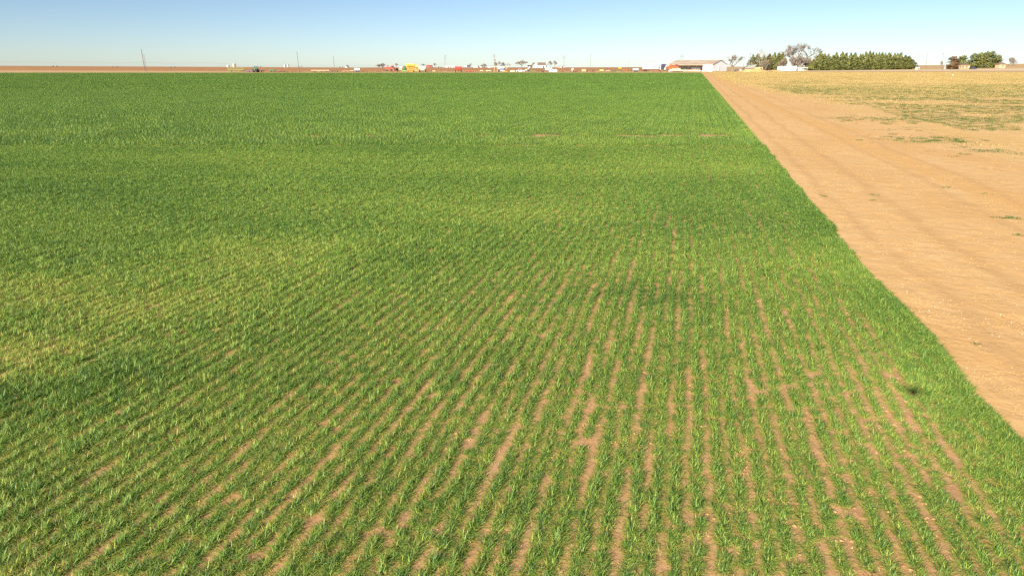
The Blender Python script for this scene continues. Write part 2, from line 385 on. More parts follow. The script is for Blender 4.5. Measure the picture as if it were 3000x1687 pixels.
def scatter(name, templates, pts, kind, label, cat):
    """pts: dict x,y,z,rot,sx,sz,tint,idx -> ONE object whose geometry nodes place the templates"""
    n = len(pts['x']); me = bpy.data.meshes.new(name)
    me.vertices.add(n); co = np.stack([pts['x'], pts['y'], pts['z']], 1).astype(np.float32); me.vertices.foreach_set('co', co.ravel())
    for nm, key in (('tint', 'tint'),):
        at = me.attributes.new(nm, 'FLOAT', 'POINT'); at.data.foreach_set('value', np.asarray(pts[key], np.float32))
    at = me.attributes.new('kindex', 'INT', 'POINT'); at.data.foreach_set('value', np.asarray(pts['idx'], np.int32))
    z = np.zeros(n)
    at = me.attributes.new('rotv', 'FLOAT_VECTOR', 'POINT'); at.data.foreach_set('vector', np.stack([z, z, pts['rot']], 1).astype(np.float32).ravel())
    at = me.attributes.new('sclv', 'FLOAT_VECTOR', 'POINT'); at.data.foreach_set('vector', np.stack([pts['sx'], pts['sx'], pts['sz']], 1).astype(np.float32).ravel())
    me.update(); o = bpy.data.objects.new(name, me); COL.objects.link(o)
    me.materials.append(templates[0].data.materials[0])
    ng = bpy.data.node_groups.new(name + '_nodes', 'GeometryNodeTree')
    ng.interface.new_socket('Geometry', in_out='INPUT', socket_type='NodeSocketGeometry'); ng.interface.new_socket('Geometry', in_out='OUTPUT', socket_type='NodeSocketGeometry')
    gi = ng.nodes.new('NodeGroupInput'); go = ng.nodes.new('NodeGroupOutput'); join = ng.nodes.new('GeometryNodeJoinGeometry')
    def named(nm, typ):
        a = ng.nodes.new('GeometryNodeInputNamedAttribute'); a.data_type = typ; a.inputs[0].default_value = nm
        return next(s for s in a.outputs if s.enabled and s.name == 'Attribute')
    kidx, rv, sv = named('kindex', 'INT'), named('rotv', 'FLOAT_VECTOR'), named('sclv', 'FLOAT_VECTOR')
    e2r = ng.nodes.new('FunctionNodeEulerToRotation'); ng.links.new(rv, e2r.inputs[0])
    for k, t in enumerate(templates):
        cmp_ = ng.nodes.new('FunctionNodeCompare'); cmp_.data_type = 'INT'; cmp_.operation = 'EQUAL'
        ins = [s for s in cmp_.inputs if s.enabled]; ng.links.new(kidx, ins[0]); ins[1].default_value = k
        oi = ng.nodes.new('GeometryNodeObjectInfo'); oi.inputs['Object'].default_value = t; oi.inputs['As Instance'].default_value = True
        ip = ng.nodes.new('GeometryNodeInstanceOnPoints')
        ng.links.new(gi.outputs[0], ip.inputs['Points']); ng.links.new(cmp_.outputs[0], ip.inputs['Selection']); ng.links.new(oi.outputs['Geometry'], ip.inputs['Instance'])
        ng.links.new(e2r.outputs[0], ip.inputs['Rotation']); ng.links.new(sv, ip.inputs['Scale']); ng.links.new(ip.outputs[0], join.inputs[0])
    ng.links.new(join.outputs[0], go.inputs[0])
    md = o.modifiers.new('scatter', 'NODES'); md.node_group = ng
    return tag(o, label, cat, kind=kind)

def wheat_spec(n, length, width, spread, rowlen, oldf=.15):
    r = RNG
    by = r.uniform(-rowlen / 2, rowlen / 2, n); bx = r.normal(0, .03, n)
    # leaves lean out of the row to both sides more than along it
    az = r.uniform(0, 2 * math.pi, n); side = r.random(n) < .66
    az = np.where(side, np.where(r.random(n) < .5, 0, math.pi) + r.normal(0, .8, n), az)
    lean = np.clip(r.gamma(3.6, .19, n) * spread, .35, 1.5)
    ln = length * r.uniform(.65, 1.2, n) * (1 - .15 * (lean > 1))
    shade = np.clip(.25 + .24 * r.normal(0, 1, n) + .3 * np.clip(lean - .5, 0, 1), 0, .72)
    old = (r.random(n) < oldf + oldf * (lean > 1.1)); shade = np.where(old, r.uniform(.66, .97, n), shade); lean = np.where(old, r.uniform(1.2, 1.5, n), lean)
    return bx, by, az, lean, ln, width * r.uniform(.7, 1.25, n), shade
near_t = [blades_mesh('wheat_tuft', wheat_spec(150, .125, .0058, 1.8, .12), M['wheat']) for _ in range(7)]
def patch(size, nrow, per_row, length, width, spread=.9):
    parts = []
    for k in range(nrow):
        bx, by, az, lean, ln, wd, sh = wheat_spec(per_row, length, width, spread, size, .05)
        bx = bx + (k + .5) / nrow * size - size / 2 + RNG.normal(0, .075, len(bx)) * (size / nrow / .23)
        parts.append((bx, by, az, lean, ln, wd, sh))
    return [np.concatenate([p[i] for p in parts]) for i in range(7)]
mid_t = [blades_mesh('wheat_patch', patch(.92, 4, 130, .19, .016, 1.5), M['wheat'], 2) for _ in range(5)]
far_t = [blades_mesh('wheat_block', patch(3.68, 16, 120, .2, .06, 1.4), M['wheat'], 2) for _ in range(4)]

PATCHES = [(757, 757, 2.2, 1.4, .15), (140, 850, 2.0, 1.1, .2), (35, 1048, 1.3, .8, .3), (560, 880, 1.8, .9, .12), (300, 930, 1.2, .6, .12), (1050, 470, 7, 3.0, .05), (1500, 640, 2.5, 1.2, .02), (1700, 420, 8, 2.5, .04),
           (120, 1160, 1.6, .7, -.11), (480, 1085, 1.5, .6, -.1), (820, 1000, 1.0, .5, -.1), (300, 560, 6, 2.0, -.05), (700, 640, 3, 1.2, -.05), (1900, 870, 1.3, .7, -.16), (1250, 760, 1.6, .7, -.1), (2150, 640, 3, 2, -.04), (200, 400, 12, 4, -.03)]
def patches(x, y):
    t = np.zeros(np.shape(x))
    for px, py, rx, ry, a in PATCHES:
        Z = H * 2000 / ((py - 187) * CT); y0 = (Z - H * ST) / CT; x0 = (px - 1500) / 2000 * Z
        u = (x - x0) + .9 * (fbm(x / rx, y / ry, 7, 2) - .5) * rx * 2; v_ = (y - y0) + .9 * (fbm(x / rx + 9, y / ry, 8, 2) - .5) * ry * 2
        t = t + a * np.exp(-(u / rx) ** 2 - (v_ / ry) ** 2)
    return t
def vigor(x, y):
    """how lush the wheat stands: thin near the camera's right, lush to the left and beyond about 20 m"""
    r = np.hypot(x - 1.5, y)
    v = .84 + .38 * np.clip((r - 8.5) / 8.5, 0, 1) + .3 * np.clip((-x + 1) / 5, 0, 1)
    v = v + .5 * (fbm(x / 3.1, y / 2.2, 31, 3) - .5)
    w = x * CP - y * SP
    v = v + .3 * np.exp(-np.clip(EDGE - w, 0, None) ** 2 / .35)
    v = v - .8 * patches(x, y)
    # the wheel rut of the irrigation machine, a broken shallow line across the field
    rut = 47.2 + .012 * x + .6 * (vnoise(x / 9, .3, 3) - .5)
    v = v - (.34 + .5 * (vnoise(x / 2.5, 4.4, 77) > .8)) * np.exp(-((y - rut) / .38) ** 2)
    return v
def tint(x, y):
    t = .22 * (fbm(x / 8.0, y / 4.0, 51, 3) - .5) * np.clip(1.6 - y / 60, .35, 1) - .03 + np.clip(1.6 - y / 40, .1, 1) * .16 * np.clip(fbm(x / 11.0 + 5, y / 5.5, 61, 2) - .56, 0, 1) * 2
    t = t + patches(x, y)
    # pale swath swinging through the middle distance
    cx = 20 + (y - 75) * .1; t = t + .015 * np.exp(-((x - 6 - (y - 60) * .42) / 5) ** 2) * (y > 45) * (y < 170)
    return t
def in_view(x, y, m=3.0): return (np.abs(x) < .79 * y + m + 1.2) & (y > 2.8)
X_, Y_, R_, SX, SZ, TI, ID = [], [], [], [], [], [], []
def push(x, y, rot, sx, sz, ti, idx):
    for L, a in zip((X_, Y_, R_, SX, SZ, TI, ID), (x, y, rot, sx, sz, ti, idx)): L.append(np.asarray(a, float))
NEAR, MID = 42.0, 132.0
# near rows, tuft by tuft
k = np.arange(0, 460); tt = np.arange(-8, 56, .09)
KK, TT = np.meshgrid(k, tt); KK = KK.ravel(); TT = TT.ravel() + RNG.normal(0, .03, KK.size)
W_ = EDGE - .06 - KK * .23 + .042 * (vnoise(TT / 1.1, KK * 7.7, 2) - .5) * 2 + np.where(RNG.random(KK.size) < .1, RNG.normal(0, .05, KK.size), 0) + RNG.normal(0, .015, KK.size)
W_ = W_ + (np.asarray(edge_w(TT)) - EDGE) * np.exp(-KK / 1.5)
W_ = W_ + RNG.normal(0, 1, KK.size) * (.045 * np.clip((TT - 11) / 14, 0, 1) + .03 * np.clip(KK / 40 - .6, 0, 1))
x, y = wt(W_, TT); keep = in_view(x, y) & (y < NEAR + RNG.uniform(-2, 2, x.size))
x, y, KK, TT = x[keep], y[keep], KK[keep], TT[keep]
v = vigor(x, y)
hole = .75 * fbm(TT / .5, KK * 5.3, 90, 2) + .25 * RNG.random(KK.size)
keep = (hole < .66 + .4 * np.clip(v - .62, 0, 1)) | (v > 1.0) | (KK < 3)
keep &= RNG.random(x.size) < np.clip(.5 + .6 * v, 0, 1)
x, y, v = x[keep], y[keep], v[keep]
# the headland drill pass along the edge stands close and dark
ne = 4200; te = -6 + 50 * RNG.random(ne); we = EDGE - .02 - RNG.random(ne) ** 1.8 * .75 + (np.asarray(edge_w(te)) - EDGE); xe, ye = wt(we, te); ke = in_view(xe, ye) & (ye < NEAR)
x = np.concatenate([x, xe[ke]]); y = np.concatenate([y, ye[ke]]); v = np.concatenate([v, np.full(ke.sum(), 1.0)]); n = x.size
push(x, y, -PSI + np.where(RNG.random(n) < .5, 0, math.pi) + RNG.normal(0, 1, n) * (.25 + 1.2 * np.clip((y - 12) / 15, 0, 1)), np.clip(.6 + .52 * v, .5, 1.4) * RNG.uniform(.85, 1.15, n),
     np.clip(.22 + .58 * v + .6 * (fbm(x / 1.6, y / .8, 44, 3) - .5), .4, 1.6) * RNG.uniform(.8, 1.2, n), tint(x, y) + .09 * np.clip(1.4 - y / 22, 0, 1) + RNG.normal(0, .05, n), RNG.integers(0, 7, n))
print('near tufts', n)
def blocks(size, y0, y1, i0, nvar):
    nw = int(900 / size); w = EDGE + .02 - size / 2 - np.arange(nw) * size; t = np.arange(y0 - 120, y1 + 260, size)
    Wg, Tg = np.meshgrid(w, t); Wg = Wg.ravel(); Tg = Tg.ravel(); x, y = wt(Wg, Tg)
    keep = in_view(x, y, 6) & (y >= y0) & (y < y1)
    for bx_ in (920, 1083, 1100, 1420, 1607, 1852, 1870, 1956, 2096): keep &= ~((np.abs(x - X(bx_, 47.5)) < .75) & (np.abs(y - 47.6) < .5))
    x, y, Wg, Tg = x[keep], y[keep], Wg[keep], Tg[keep]
    v = vigor(x, y) if size < 2 else 1.0 + .2 * (fbm(x / 26.0, y / 9.0, 31, 3) - .5)
    n = x.size; rot = -PSI + np.where(RNG.random(n) < .5, 0, math.pi)
    hz = 1 + .3 * (fbm(x / 4.0, y / 2.2, 41, 2) - .5)
    push(x, y, rot, np.ones(n), np.clip(v * hz, .35, 1.5), tint(x, y) * (1 if size < 2 else .6) - (.05 if size < 2 else .1) + RNG.normal(0, .03, n), RNG.integers(0, nvar, n) + i0)
    print('blocks', size, n)
blocks(.92, NEAR, MID, 7, 5)
blocks(3.68, MID, FIELD_END - 1, 12, 4)
A = [np.concatenate(a) for a in (X_, Y_, R_, SX, SZ, TI, ID)]
scatter('wheat', near_t + mid_t + far_t, dict(x=A[0], y=A[1], z=np.full(A[0].size, .004), rot=A[2], sx=A[3], sz=A[4], tint=A[5], idx=A[6]),
        'stuff', 'young green winter wheat in long drilled rows over reddish soil', 'wheat')

# straw and chaff on the bare dirt and between the rows
def litter_spec(n, size):
    r = RNG; return (r.uniform(-size, size, n), r.uniform(-size, size, n), r.uniform(0, 6.28, n), r.uniform(1.2, 1.5, n), r.uniform(.03, .2, n), r.uniform(.005, .013, n), r.uniform(.2, 1, n))
lit = [blades_mesh('straw_litter_bits', litter_spec(k, s), M['straw'], 2) for k, s in ((5, .2), (10, .12), (7, .3), (14, .5))]
n = 15000; t = 3 + 75 * RNG.random(n) ** 1.7; w = EDGE + RNG.uniform(.15, 26, n); x1, y1 = wt(w, t)
kp = in_view(x1, y1) & (fbm(x1 / 2.5, y1 / 2.5, 15, 2) > RNG.uniform(.42, .8, n)); x1, y1 = x1[kp], y1[kp]
n2 = 6500; t = -4 + 28 * RNG.random(n2); w = EDGE - RNG.uniform(0, 26, n2); x2, y2 = wt(w, t); kp = in_view(x2, y2); x2, y2 = x2[kp], y2[kp]
x = np.concatenate([x1, x2]); y = np.concatenate([y1, y2]); n = x.size
scatter('straw_litter', lit, dict(x=x, y=y, z=np.full(n, .016), rot=RNG.uniform(0, 6.28, n), sx=RNG.uniform(.5, 1.2, n) * np.where(np.arange(n) < x1.size, 1, .5), sz=RNG.uniform(.5, 1.0, n), tint=RNG.normal(0, .1, n) - np.where(np.arange(n) < x1.size, 0, .3), idx=RNG.integers(0, 4, n)),
        'stuff', 'bits of pale straw and chaff lying on the sandy dirt', 'straw')

# crumbs and clods of soil
def clod_mesh(name, n, rad, size, mat):
    V, F = [], []
    for i in range(n):
        a = RNG.uniform(0, 6.28); q = rad * math.sqrt(RNG.random()); c = Vector((q * math.cos(a), q * math.sin(a), 0)); s_ = size * RNG.uniform(.35, 1) ** 1.5; k = len(V)
        for u in ((1, 0, 0), (0, 1, 0), (-1, 0, 0), (0, -1, 0), (.2, .1, .8), (.7, .7, .35), (-.6, .6, .4), (-.7, -.5, .3), (.6, -.7, .4)): V.append(tuple(c + Vector(u) * s_ * RNG.uniform(.7, 1.2)))
        for f_ in ((0, 5, 4), (5, 1, 4), (1, 6, 4), (6, 2, 4), (2, 7, 4), (7, 3, 4), (3, 8, 4), (8, 0, 4), (0, 1, 5), (1, 2, 6), (2, 3, 7), (3, 0, 8)): F.append(tuple(k + j for j in f_))
    me = bpy.data.meshes.new(name); me.from_pydata(V, [], F); me.materials.append(mat); o = bpy.data.objects.new(name, me); return o
for nm, mt, lab, sgn in (('sand_clods', M['sand'], 'small crumbs and clods of sandy dirt on the bare strip', 1), ('soil_clods', M['soil'], 'small crumbs of reddish soil between the wheat rows', -1)):
    cl_t = [clod_mesh('clods', a_, b_, c_, mt) for a_, b_, c_ in ((18, .35, .013), (10, .25, .02), (4, .2, .028))]
    n = 16000 if sgn > 0 else 9000; t = -5 + (72 if sgn > 0 else 30) * RNG.random(n) ** 1.5; w = EDGE + (.25 + RNG.random(n) * 32 if sgn > 0 else -RNG.random(n) * 22); x, y = wt(w, t)
    kp = in_view(x, y) & (fbm(x / 1.8, y / 1.8, 25, 3) > RNG.uniform(.3, .7, n)); x, y = x[kp], y[kp]; n = x.size
    scatter(nm, cl_t, dict(x=x, y=y, z=np.full(n, .006 if sgn < 0 else .011), rot=RNG.uniform(0, 6.28, n), sx=RNG.uniform(.6, 1.3, n), sz=RNG.uniform(.5, 1.2, n), tint=np.zeros(n), idx=RNG.integers(0, 3, n)), 'stuff', lab, 'soil clods')
# weeds and dry grass in the right-hand field
def tuft_spec(n, rad, length, width, lean0=.2, lean1=1.3):
    r = RNG; a = r.uniform(0, 6.28, n); q = rad * np.sqrt(r.random(n))
    return (q * np.cos(a), q * np.sin(a), r.uniform(0, 6.28, n), r.uniform(lean0, lean1, n), length * r.uniform(.5, 1.2, n), width * r.uniform(.7, 1.3, n), r.random(n))
weed_t = [blades_mesh('weed_tuft', tuft_spec(70, .3, .16, .016), M['weed'], 2), blades_mesh('weed_tuft', tuft_spec(45, .5, .13, .02), M['weed'], 2), blades_mesh('weed_tuft', tuft_spec(18, .1, .1, .012), M['weed'], 2)]
def right_pts(n, t0, t1, p, wmax=330):
    t = t0 + (t1 - t0) * RNG.random(n) ** p; w = 7 + (wmax - 7) * RNG.random(n); x, y = wt(w, t)
    k = in_view(x, y, 5) & (y < 424); return x[k], y[k], w[k], t[k]
xs, ys_, ws, tsx = [], [], [], []
x, y, w, t = right_pts(400000, 10, 300, 1.0)
rr = np.array([float(road_r(a)) for a in np.arange(-20, 460, 1.0)]); rd = np.interp(t, np.arange(-20, 460, 1.0), rr)
band = np.exp(-((y - 135) / 34) ** 2) * .5 + np.exp(-((y - 72) / 26) ** 2) * .33 + .06 * (y > 30) + .05 * (y > 175)
cl = fbm(x / 9.0, y / 4.5, 201, 3)
kp = (w > rd + 1.5) & (cl > .775 - 1.0 * band + .05 * RNG.normal(0, 1, x.size)) & (RNG.random(x.size) < .8)
x, y = x[kp], y[kp]
# the few separate tufts that can be seen on the bare dirt
for px, py, cnt, sp in ((2955, 640, 26, .16), (2410, 574, 3, .1), (2565, 572, 3, .12), (2553, 588, 3, .12), (2760, 551, 4, .15), (2870, 568, 3, .15), (2980, 690, 3, .1), (2865, 1010, 1, .02), (2755, 1018, 1, .02),
                       (2715, 408, 60, 1.3), (2780, 412, 30, 1.0), (2600, 350, 90, 1.6), (2655, 354, 60, 2.0), (2880, 443, 30, 1.2), (2540, 285, 40, 2.0), (2620, 293, 90, 2.2), (2860, 350, 60, 2.0), (2660, 380, 14, 1.0)):
    Z = H * 2000 / ((py - 187) * CT); Yp = (Z - H * ST) / CT; xp = (px - 1500) / 2000 * Z
    x = np.append(x, xp + RNG.normal(0, sp * 1.5, cnt)); y = np.append(y, Yp + RNG.normal(0, sp, cnt))
n = x.size; print('weeds', n)
wsx = RNG.uniform(.6, 1.4, n); wid = RNG.integers(0, 3, n); nearw = y < 34; wid[nearw] = 2; wsx[nearw] *= .9
scatter('weeds', weed_t, dict(x=x, y=y, z=np.full(n, .014), rot=RNG.uniform(0, 6.28, n), sx=wsx, sz=RNG.uniform(.4, .8, n), tint=RNG.normal(0, .12, n), idx=wid),
        'stuff', 'low green weed patches scattered over the dry field at the right', 'weeds')
dry_t = [blades_mesh('dry_grass_tuft', tuft_spec(60, .5, .14, .02, .2, 1.4), M['drygrass'], 2), blades_mesh('dry_grass_tuft', tuft_spec(90, .9, .14, .03, .3, 1.4), M['drygrass'], 2)]
x, y, w, t = right_pts(190000, 40, 460, .75, 430)
rd = np.interp(t, np.arange(-20, 460, 1.0), rr)
dens = np.clip((y - 55) / 75, .05, 1) * (.25 + 1.2 * fbm(x / 14.0, y / 7.0, 301, 3))
kp = (w > rd - 1 + 4 * RNG.normal(0, 1, x.size) * .4) & (RNG.random(x.size) < dens); x, y = x[kp], y[kp]; n = x.size; print('dry', n)
scatter('dry_grass', dry_t, dict(x=x, y=y, z=np.full(n, .014), rot=RNG.uniform(0, 6.28, n), sx=RNG.uniform(.8, 1.8, n), sz=RNG.uniform(.6, 1.4, n), tint=RNG.normal(0, .06, n), idx=RNG.integers(0, 2, n)),
        'stuff', 'short dry yellow grass covering the field at the right', 'dry grass')
#BACKGROUND
# ------------------------------------------------------------------ things: helpers
def gy(px, Y): return 187 + (H - h(X(px, Y), Y)) * 2215 / Y
def ht(px, Y, ytop): return (gy(px, Y) - ytop) * Y / 2215
def thing(name, px, Y, label, cat, group=None, rz=0, dz=0):
    o = empty(name, P(px, Y, dz), rz); return tag(o, label, cat, group)
def wheel(parent, x, y, z, r, w, axis='X', rim='cream', n=14, name='wheel'):
    t = MB().lathe([(r * .62, -w / 2), (r * .93, -w / 2), (r, -w * .3), (r, w * .3), (r * .93, w / 2), (r * .62, w / 2)], axis=axis, n=n)
    o = t.build(name, 'black', parent); o.location = (x, y, z)
    MB().lathe([(r * .12, -w * .42), (r * .6, -w * .5), (r * .6, w * .5), (r * .12, w * .42)], axis=axis, n=n).build('rim', rim, o)
    return o
def pole(px, Y, ytop, label, arms=(), r=.16, lean=0, wire_end=None, name='utility_pole', mat='wood', group='utility poles', extra=None):
    t = thing(name, px, Y, label, 'utility pole', group); hh = ht(px, Y, ytop)
    MB().tube((0, 0, -.3), (lean * hh, 0, hh), r, r * .72, 8).build('pole', mat, t)
    for dz, w in arms:
        a = MB().cbox(lean * (hh - dz), -.14, hh - dz, w, .12, .16)
        ar = a.build('crossarm', mat, t)
        ins = MB()
        for k in (-.46, -.2, .2, .46): ins.lathe([(.05, 0), (.09, .06), (.04, .12), (.07, .2)], (lean * (hh - dz) + k * w, -.14, hh - dz + .08), 'Z', 6)
        ins.build('insulators', 'galv', ar)
    return t, hh
def leaf_quads(pts, nrm, size, shade):
    V, F, Sd = [], [], []
    for p, nn, s, sh in zip(pts, nrm, size, shade):
        nn = Vector(nn) + Vector(RNG.normal(0, .55, 3)); nn.normalize()
        a = nn.orthogonal().normalized(); a = Quaternion(nn, RNG.uniform(0, 6.28)) @ a; b = nn.cross(a); p = Vector(p); k = len(V)
        V += [tuple(p - a * s - b * s * .5), tuple(p + a * s * .9 - b * s * .35), tuple(p + a * s * 1.1 + b * s * .3), tuple(p - a * s * .4 + b * s * .6)]
        F.append((k, k + 1, k + 2, k + 3)); Sd.append(sh)
    return V, F, Sd
def conifer(name, loc, w, hh, label, cat, group=None, mat='cedar', seed=0, n=1500, lean=.0, round_=.0):
    """cedar: short trunk, dense crown of leaf sprays on sweeping boughs, pointed top"""
    t = empty(name, loc, 0); tag(t, label, cat, group)
    MB().tube((0, 0, -.4), (0, 0, hh * .5), w * .045, w * .02, 7).build('trunk', 'bark', t)
    rg = np.random.default_rng(seed); pts, nr, sz, sh = [], [], [], []
    nb = 46; boughs = []
    for i in range(nb):
        f = (i + .5) / nb; z = hh * (.03 + .95 * f); a = rg.uniform(0, 6.28) 
        if round_: rad = w / 2 * math.sqrt(max(.03, 1 - ((f - .38) / .66) ** 2))
        else: rad = w / 2 * (1 - f ** 1.9) * (.8 + .2 * min(1, f * 5)) + .25
        boughs.append((a, z, rad * rg.uniform(.82, 1.1), f, rg.uniform(0, 1)))
    for i in range(n):
        a, z, rad, f, tone = boughs[min(nb - 1, int(nb * rg.random() ** 1.25))]
        q = rg.random() ** .45; aa = a + rg.normal(0, .5) ; r = rad * q
        p = (r * math.cos(aa) + lean * z, r * math.sin(aa), max(.1, z + rg.normal(0, .04 * hh) + (q - .5) * .10 * hh))
        pts.append(p); nr.append((math.cos(aa), math.sin(aa), .55)); sz.append(hh * rg.uniform(.022, .05)); sh.append(np.clip(.15 + .6 * tone + rg.normal(0, .16), 0, 1))
    if not round_:
        for i in range(50):
            pts.append((lean * hh + rg.normal(0, .03 * w), rg.normal(0, .03 * w), hh * rg.uniform(.9, 1.03))); nr.append((0, -1, .2)); sz.append(hh * .022); sh.append(.4)
    V, F, Sd = leaf_quads(pts, nr, sz, sh); link_mesh('crown', V, F, M[mat], t, Sd)
    return t
def bare_tree(name, loc, w, hh, label, cat='tree', group=None, seed=0, mat='twigs', bark='bark', twigs=900, trunk_f=.22, lean=0, tw=.05, spread=1.0):
    """leafless tree: tapered trunk, forking limbs, a cloud of fine twigs"""
    t = empty(name, loc, 0); tag(t, label, cat, group); rg = random.Random(seed); mb = MB(); tips = []
    def grow(p, d, ln, r, lev):
        q = p + d * ln; mb.tube(p, q, r, r * .68, 6 if lev < 2 else 4, False)
        if lev >= 4: tips.extend([(q, d), (p.lerp(q, .6), d), (p.lerp(q, .3), d)]); return
        if lev > 1: tips.append((p.lerp(q, .5), d)); tips.append((q, d))
        for i in range(4 if lev == 0 else 3 if lev in (1, 2) else 2):
            ax = Vector((rg.gauss(0, 1), rg.gauss(0, 1), rg.gauss(0, .4))); nd = (d + ax.normalized() * rg.uniform(.35, .95) * spread + Vector((0, 0, .1))).normalized()
            grow(q, nd, ln * rg.uniform(.66, .86), r * .62, lev + 1)
    trunk_h = hh * trunk_f
    for i in range(1 if trunk_f > .12 else 3):
        grow(Vector((rg.uniform(-.2, .2) if trunk_f <= .12 else 0, 0, -.3)), Vector((lean + (rg.uniform(-.5, .5) if trunk_f <= .12 else 0), 0, 1)).normalized(), trunk_h + .3, hh * .019, 0)
    mx = max(abs(v[0]) for v in mb.v); mz = max(v[2] for v in mb.v); sx, sz = w * .62 / mx, hh * .93 / mz
    def shape(v):
        f = max(0, min(1, v[2] / mz)) ** 1.3; g = math.sqrt(max(.05, 1 - (max(0, f - .35) / .72) ** 2)); return Vector((v[0] * sx * g, v[1] * sx * g, f * hh * .93 if v[2] > 0 else v[2]))
    mb.v = [tuple(shape(v)) for v in mb.v]
    mb.build('trunk', bark, t)
    V, F, Sd = [], [], []
    for i in range(twigs):
        p, d = rg.choice(tips); p = shape(p); dd = (d + Vector((rg.gauss(0, .6), rg.gauss(0, .6), rg.gauss(.15, .5)))).normalized()
        L = hh * rg.uniform(.05, .16); s = dd.cross(Vector((rg.gauss(0, 1), rg.gauss(0, 1), rg.gauss(0, 1)))).normalized() * tw * rg.uniform(.5, 1)
        p = p + dd * L * rg.uniform(-.2, .3); k = len(V); V += [tuple(p - s), tuple(p + s), tuple(p + dd * L)]; F.append((k, k + 1, k + 2)); Sd.append(rg.random())
    link_mesh('crown', V, F, M[mat], t, Sd); return t
def loc(px, Y, dz=0): return P(px, Y, dz)

# ------------------------------------------------------------------ the drone that took the picture; its small shadow falls on the wheat
d = empty('quadcopter_drone', (0, 0, 0)); tag(d, 'small grey quadcopter hovering over the wheat, its round shadow lying near the right edge', 'drone')
body_c = Vector((0, 0, H)) - light_dir * .24; d.location = body_c; d.scale = (.8, .8, .8)
b = MB(); b.frustum((-.045, .045, -.1, .09), -.03, (-.035, .035, -.085, .075), .045); b.build('body', 'plastic', d)
MB().frustum((-.02, .02, .09, .125), -.035, (-.02, .02, .09, .125), .0).build('gimbal', 'dark', d)
for sx_ in (-1, 1):
    for sy_ in (-1, 1):
        tip = Vector((sx_ * .13, sy_ * .11, .02)); a = MB().tube((sx_ * .03, sy_ * .06, .01), tip, .012, .009); a.lathe([(.016, -.02), (.018, .02), (.01, .03)], tip, 'Z', 10)
        ar = a.build('arm', 'plastic', d)
        MB().cbox(tip.x, tip.y, .052, .21, .02, .003).cbox(tip.x, tip.y, .049, .02, .12, .003).build('propeller', 'dark', ar)

# ------------------------------------------------------------------ machinery builders
def tractor(px, Y):
    t = thing('tractor', px, Y, 'green tractor with a tall glass cab, facing us in front of the blue implement', 'tractor', rz=.12)
    MB().frustum((-.42, .42, -2.0, .2), .95, (-.36, .36, -1.9, .2), 1.85).build('hood', 'jd_green', t)
    MB().cbox(0, -2.04, 1.35, .6, .06, .75).build('grille', 'dark', t)
    for s in (-1, 1): MB().cbox(s * .24, -2.08, 1.62, .16, .05, .12).build('headlight', 'white', t)
    MB().frustum((-.85, .85, .1, 1.5), 1.5, (-.72, .72, .25, 1.4), 3.0).build('cab', 'gglass', t)
    MB().cbox(0, .8, 3.1, 1.7, 1.5, .2).build('roof', 'jd_green', t)
    MB().cbox(0, 0, .95, .7, 3.6, .4).build('chassis', 'jd_green', t)
    MB().tube((.5, -.5, 1.7), (.5, -.5, 3.1), .06).build('exhaust', 'dark', t)
    for s in (-1, 1):
        wheel(t, s * .95, 1.2, .95, .97, .48, rim='yellow'); wheel(t, s * 1.55, 1.2, .95, .97, .46, rim='yellow'); wheel(t, s * .85, -1.5, .65, .66, .38, rim='yellow')
        MB().prismx([(.4, 1.5), (.5, 2.0), (1.2, 2.15), (1.9, 1.95), (2.0, 1.5), (1.9, 1.7), (1.2, 1.98), (.55, 1.8)], s * .75 - .2, s * .75 + .2).build('fender', 'jd_green', t)
    return t
def toolbar(name, px, Y, wpx, hh, label, cat, col, tool='dark', n=9, depth=2.0, rz=0, group=None, rows=2, wheels=True, hitch=True, upright=0):
    """wide field implement: beams, shanks with sweeps, gauge wheels, hitch"""
    t = thing(name, px, Y, label, cat, group, rz); w = wpx * mpp(Y)
    f = MB()
    for r_ in range(rows): f.cbox(0, r_ * depth / rows, hh * .62, w, .22, .24)
    for k in range(5): f.cbox(-w / 2 + .1 + k * (w - .2) / 4, depth / 4, hh * .62, .12, depth * .75, .13)
    if upright:
        f.cbox(0, .3, hh + upright, w * .97, .2, .2)
        for k in range(9): f.cbox(-w * .46 + k * w * .115, .3, (hh * .6 + hh + upright) / 2, .1, .12, hh * .4 + upright)
    fr = f.build('frame', col, t)
    for k in range(n):
        x = -w / 2 + w * (k + .5) / n; y = (k % rows) * depth / rows
        MB().tube((x, y, hh * .62), (x, y + .28, hh * .4), .1, .09, 5).tube((x, y + .28, hh * .4), (x, y + .05, .08), .09, .07, 5).cbox(x, y, .09, .38, .24, .1).build('shank', tool, t)
    if wheels:
        for x in (-w * .32, w * .32): wheel(t, x, depth * .8, .36, .36, .22, rim=col)
    if hitch: MB().tube((-.5, -.1, hh * .55), (0, -1.5, .4), .07).tube((.5, -.1, hh * .55), (0, -1.5, .4), .07).build('hitch', col, t)
    return t
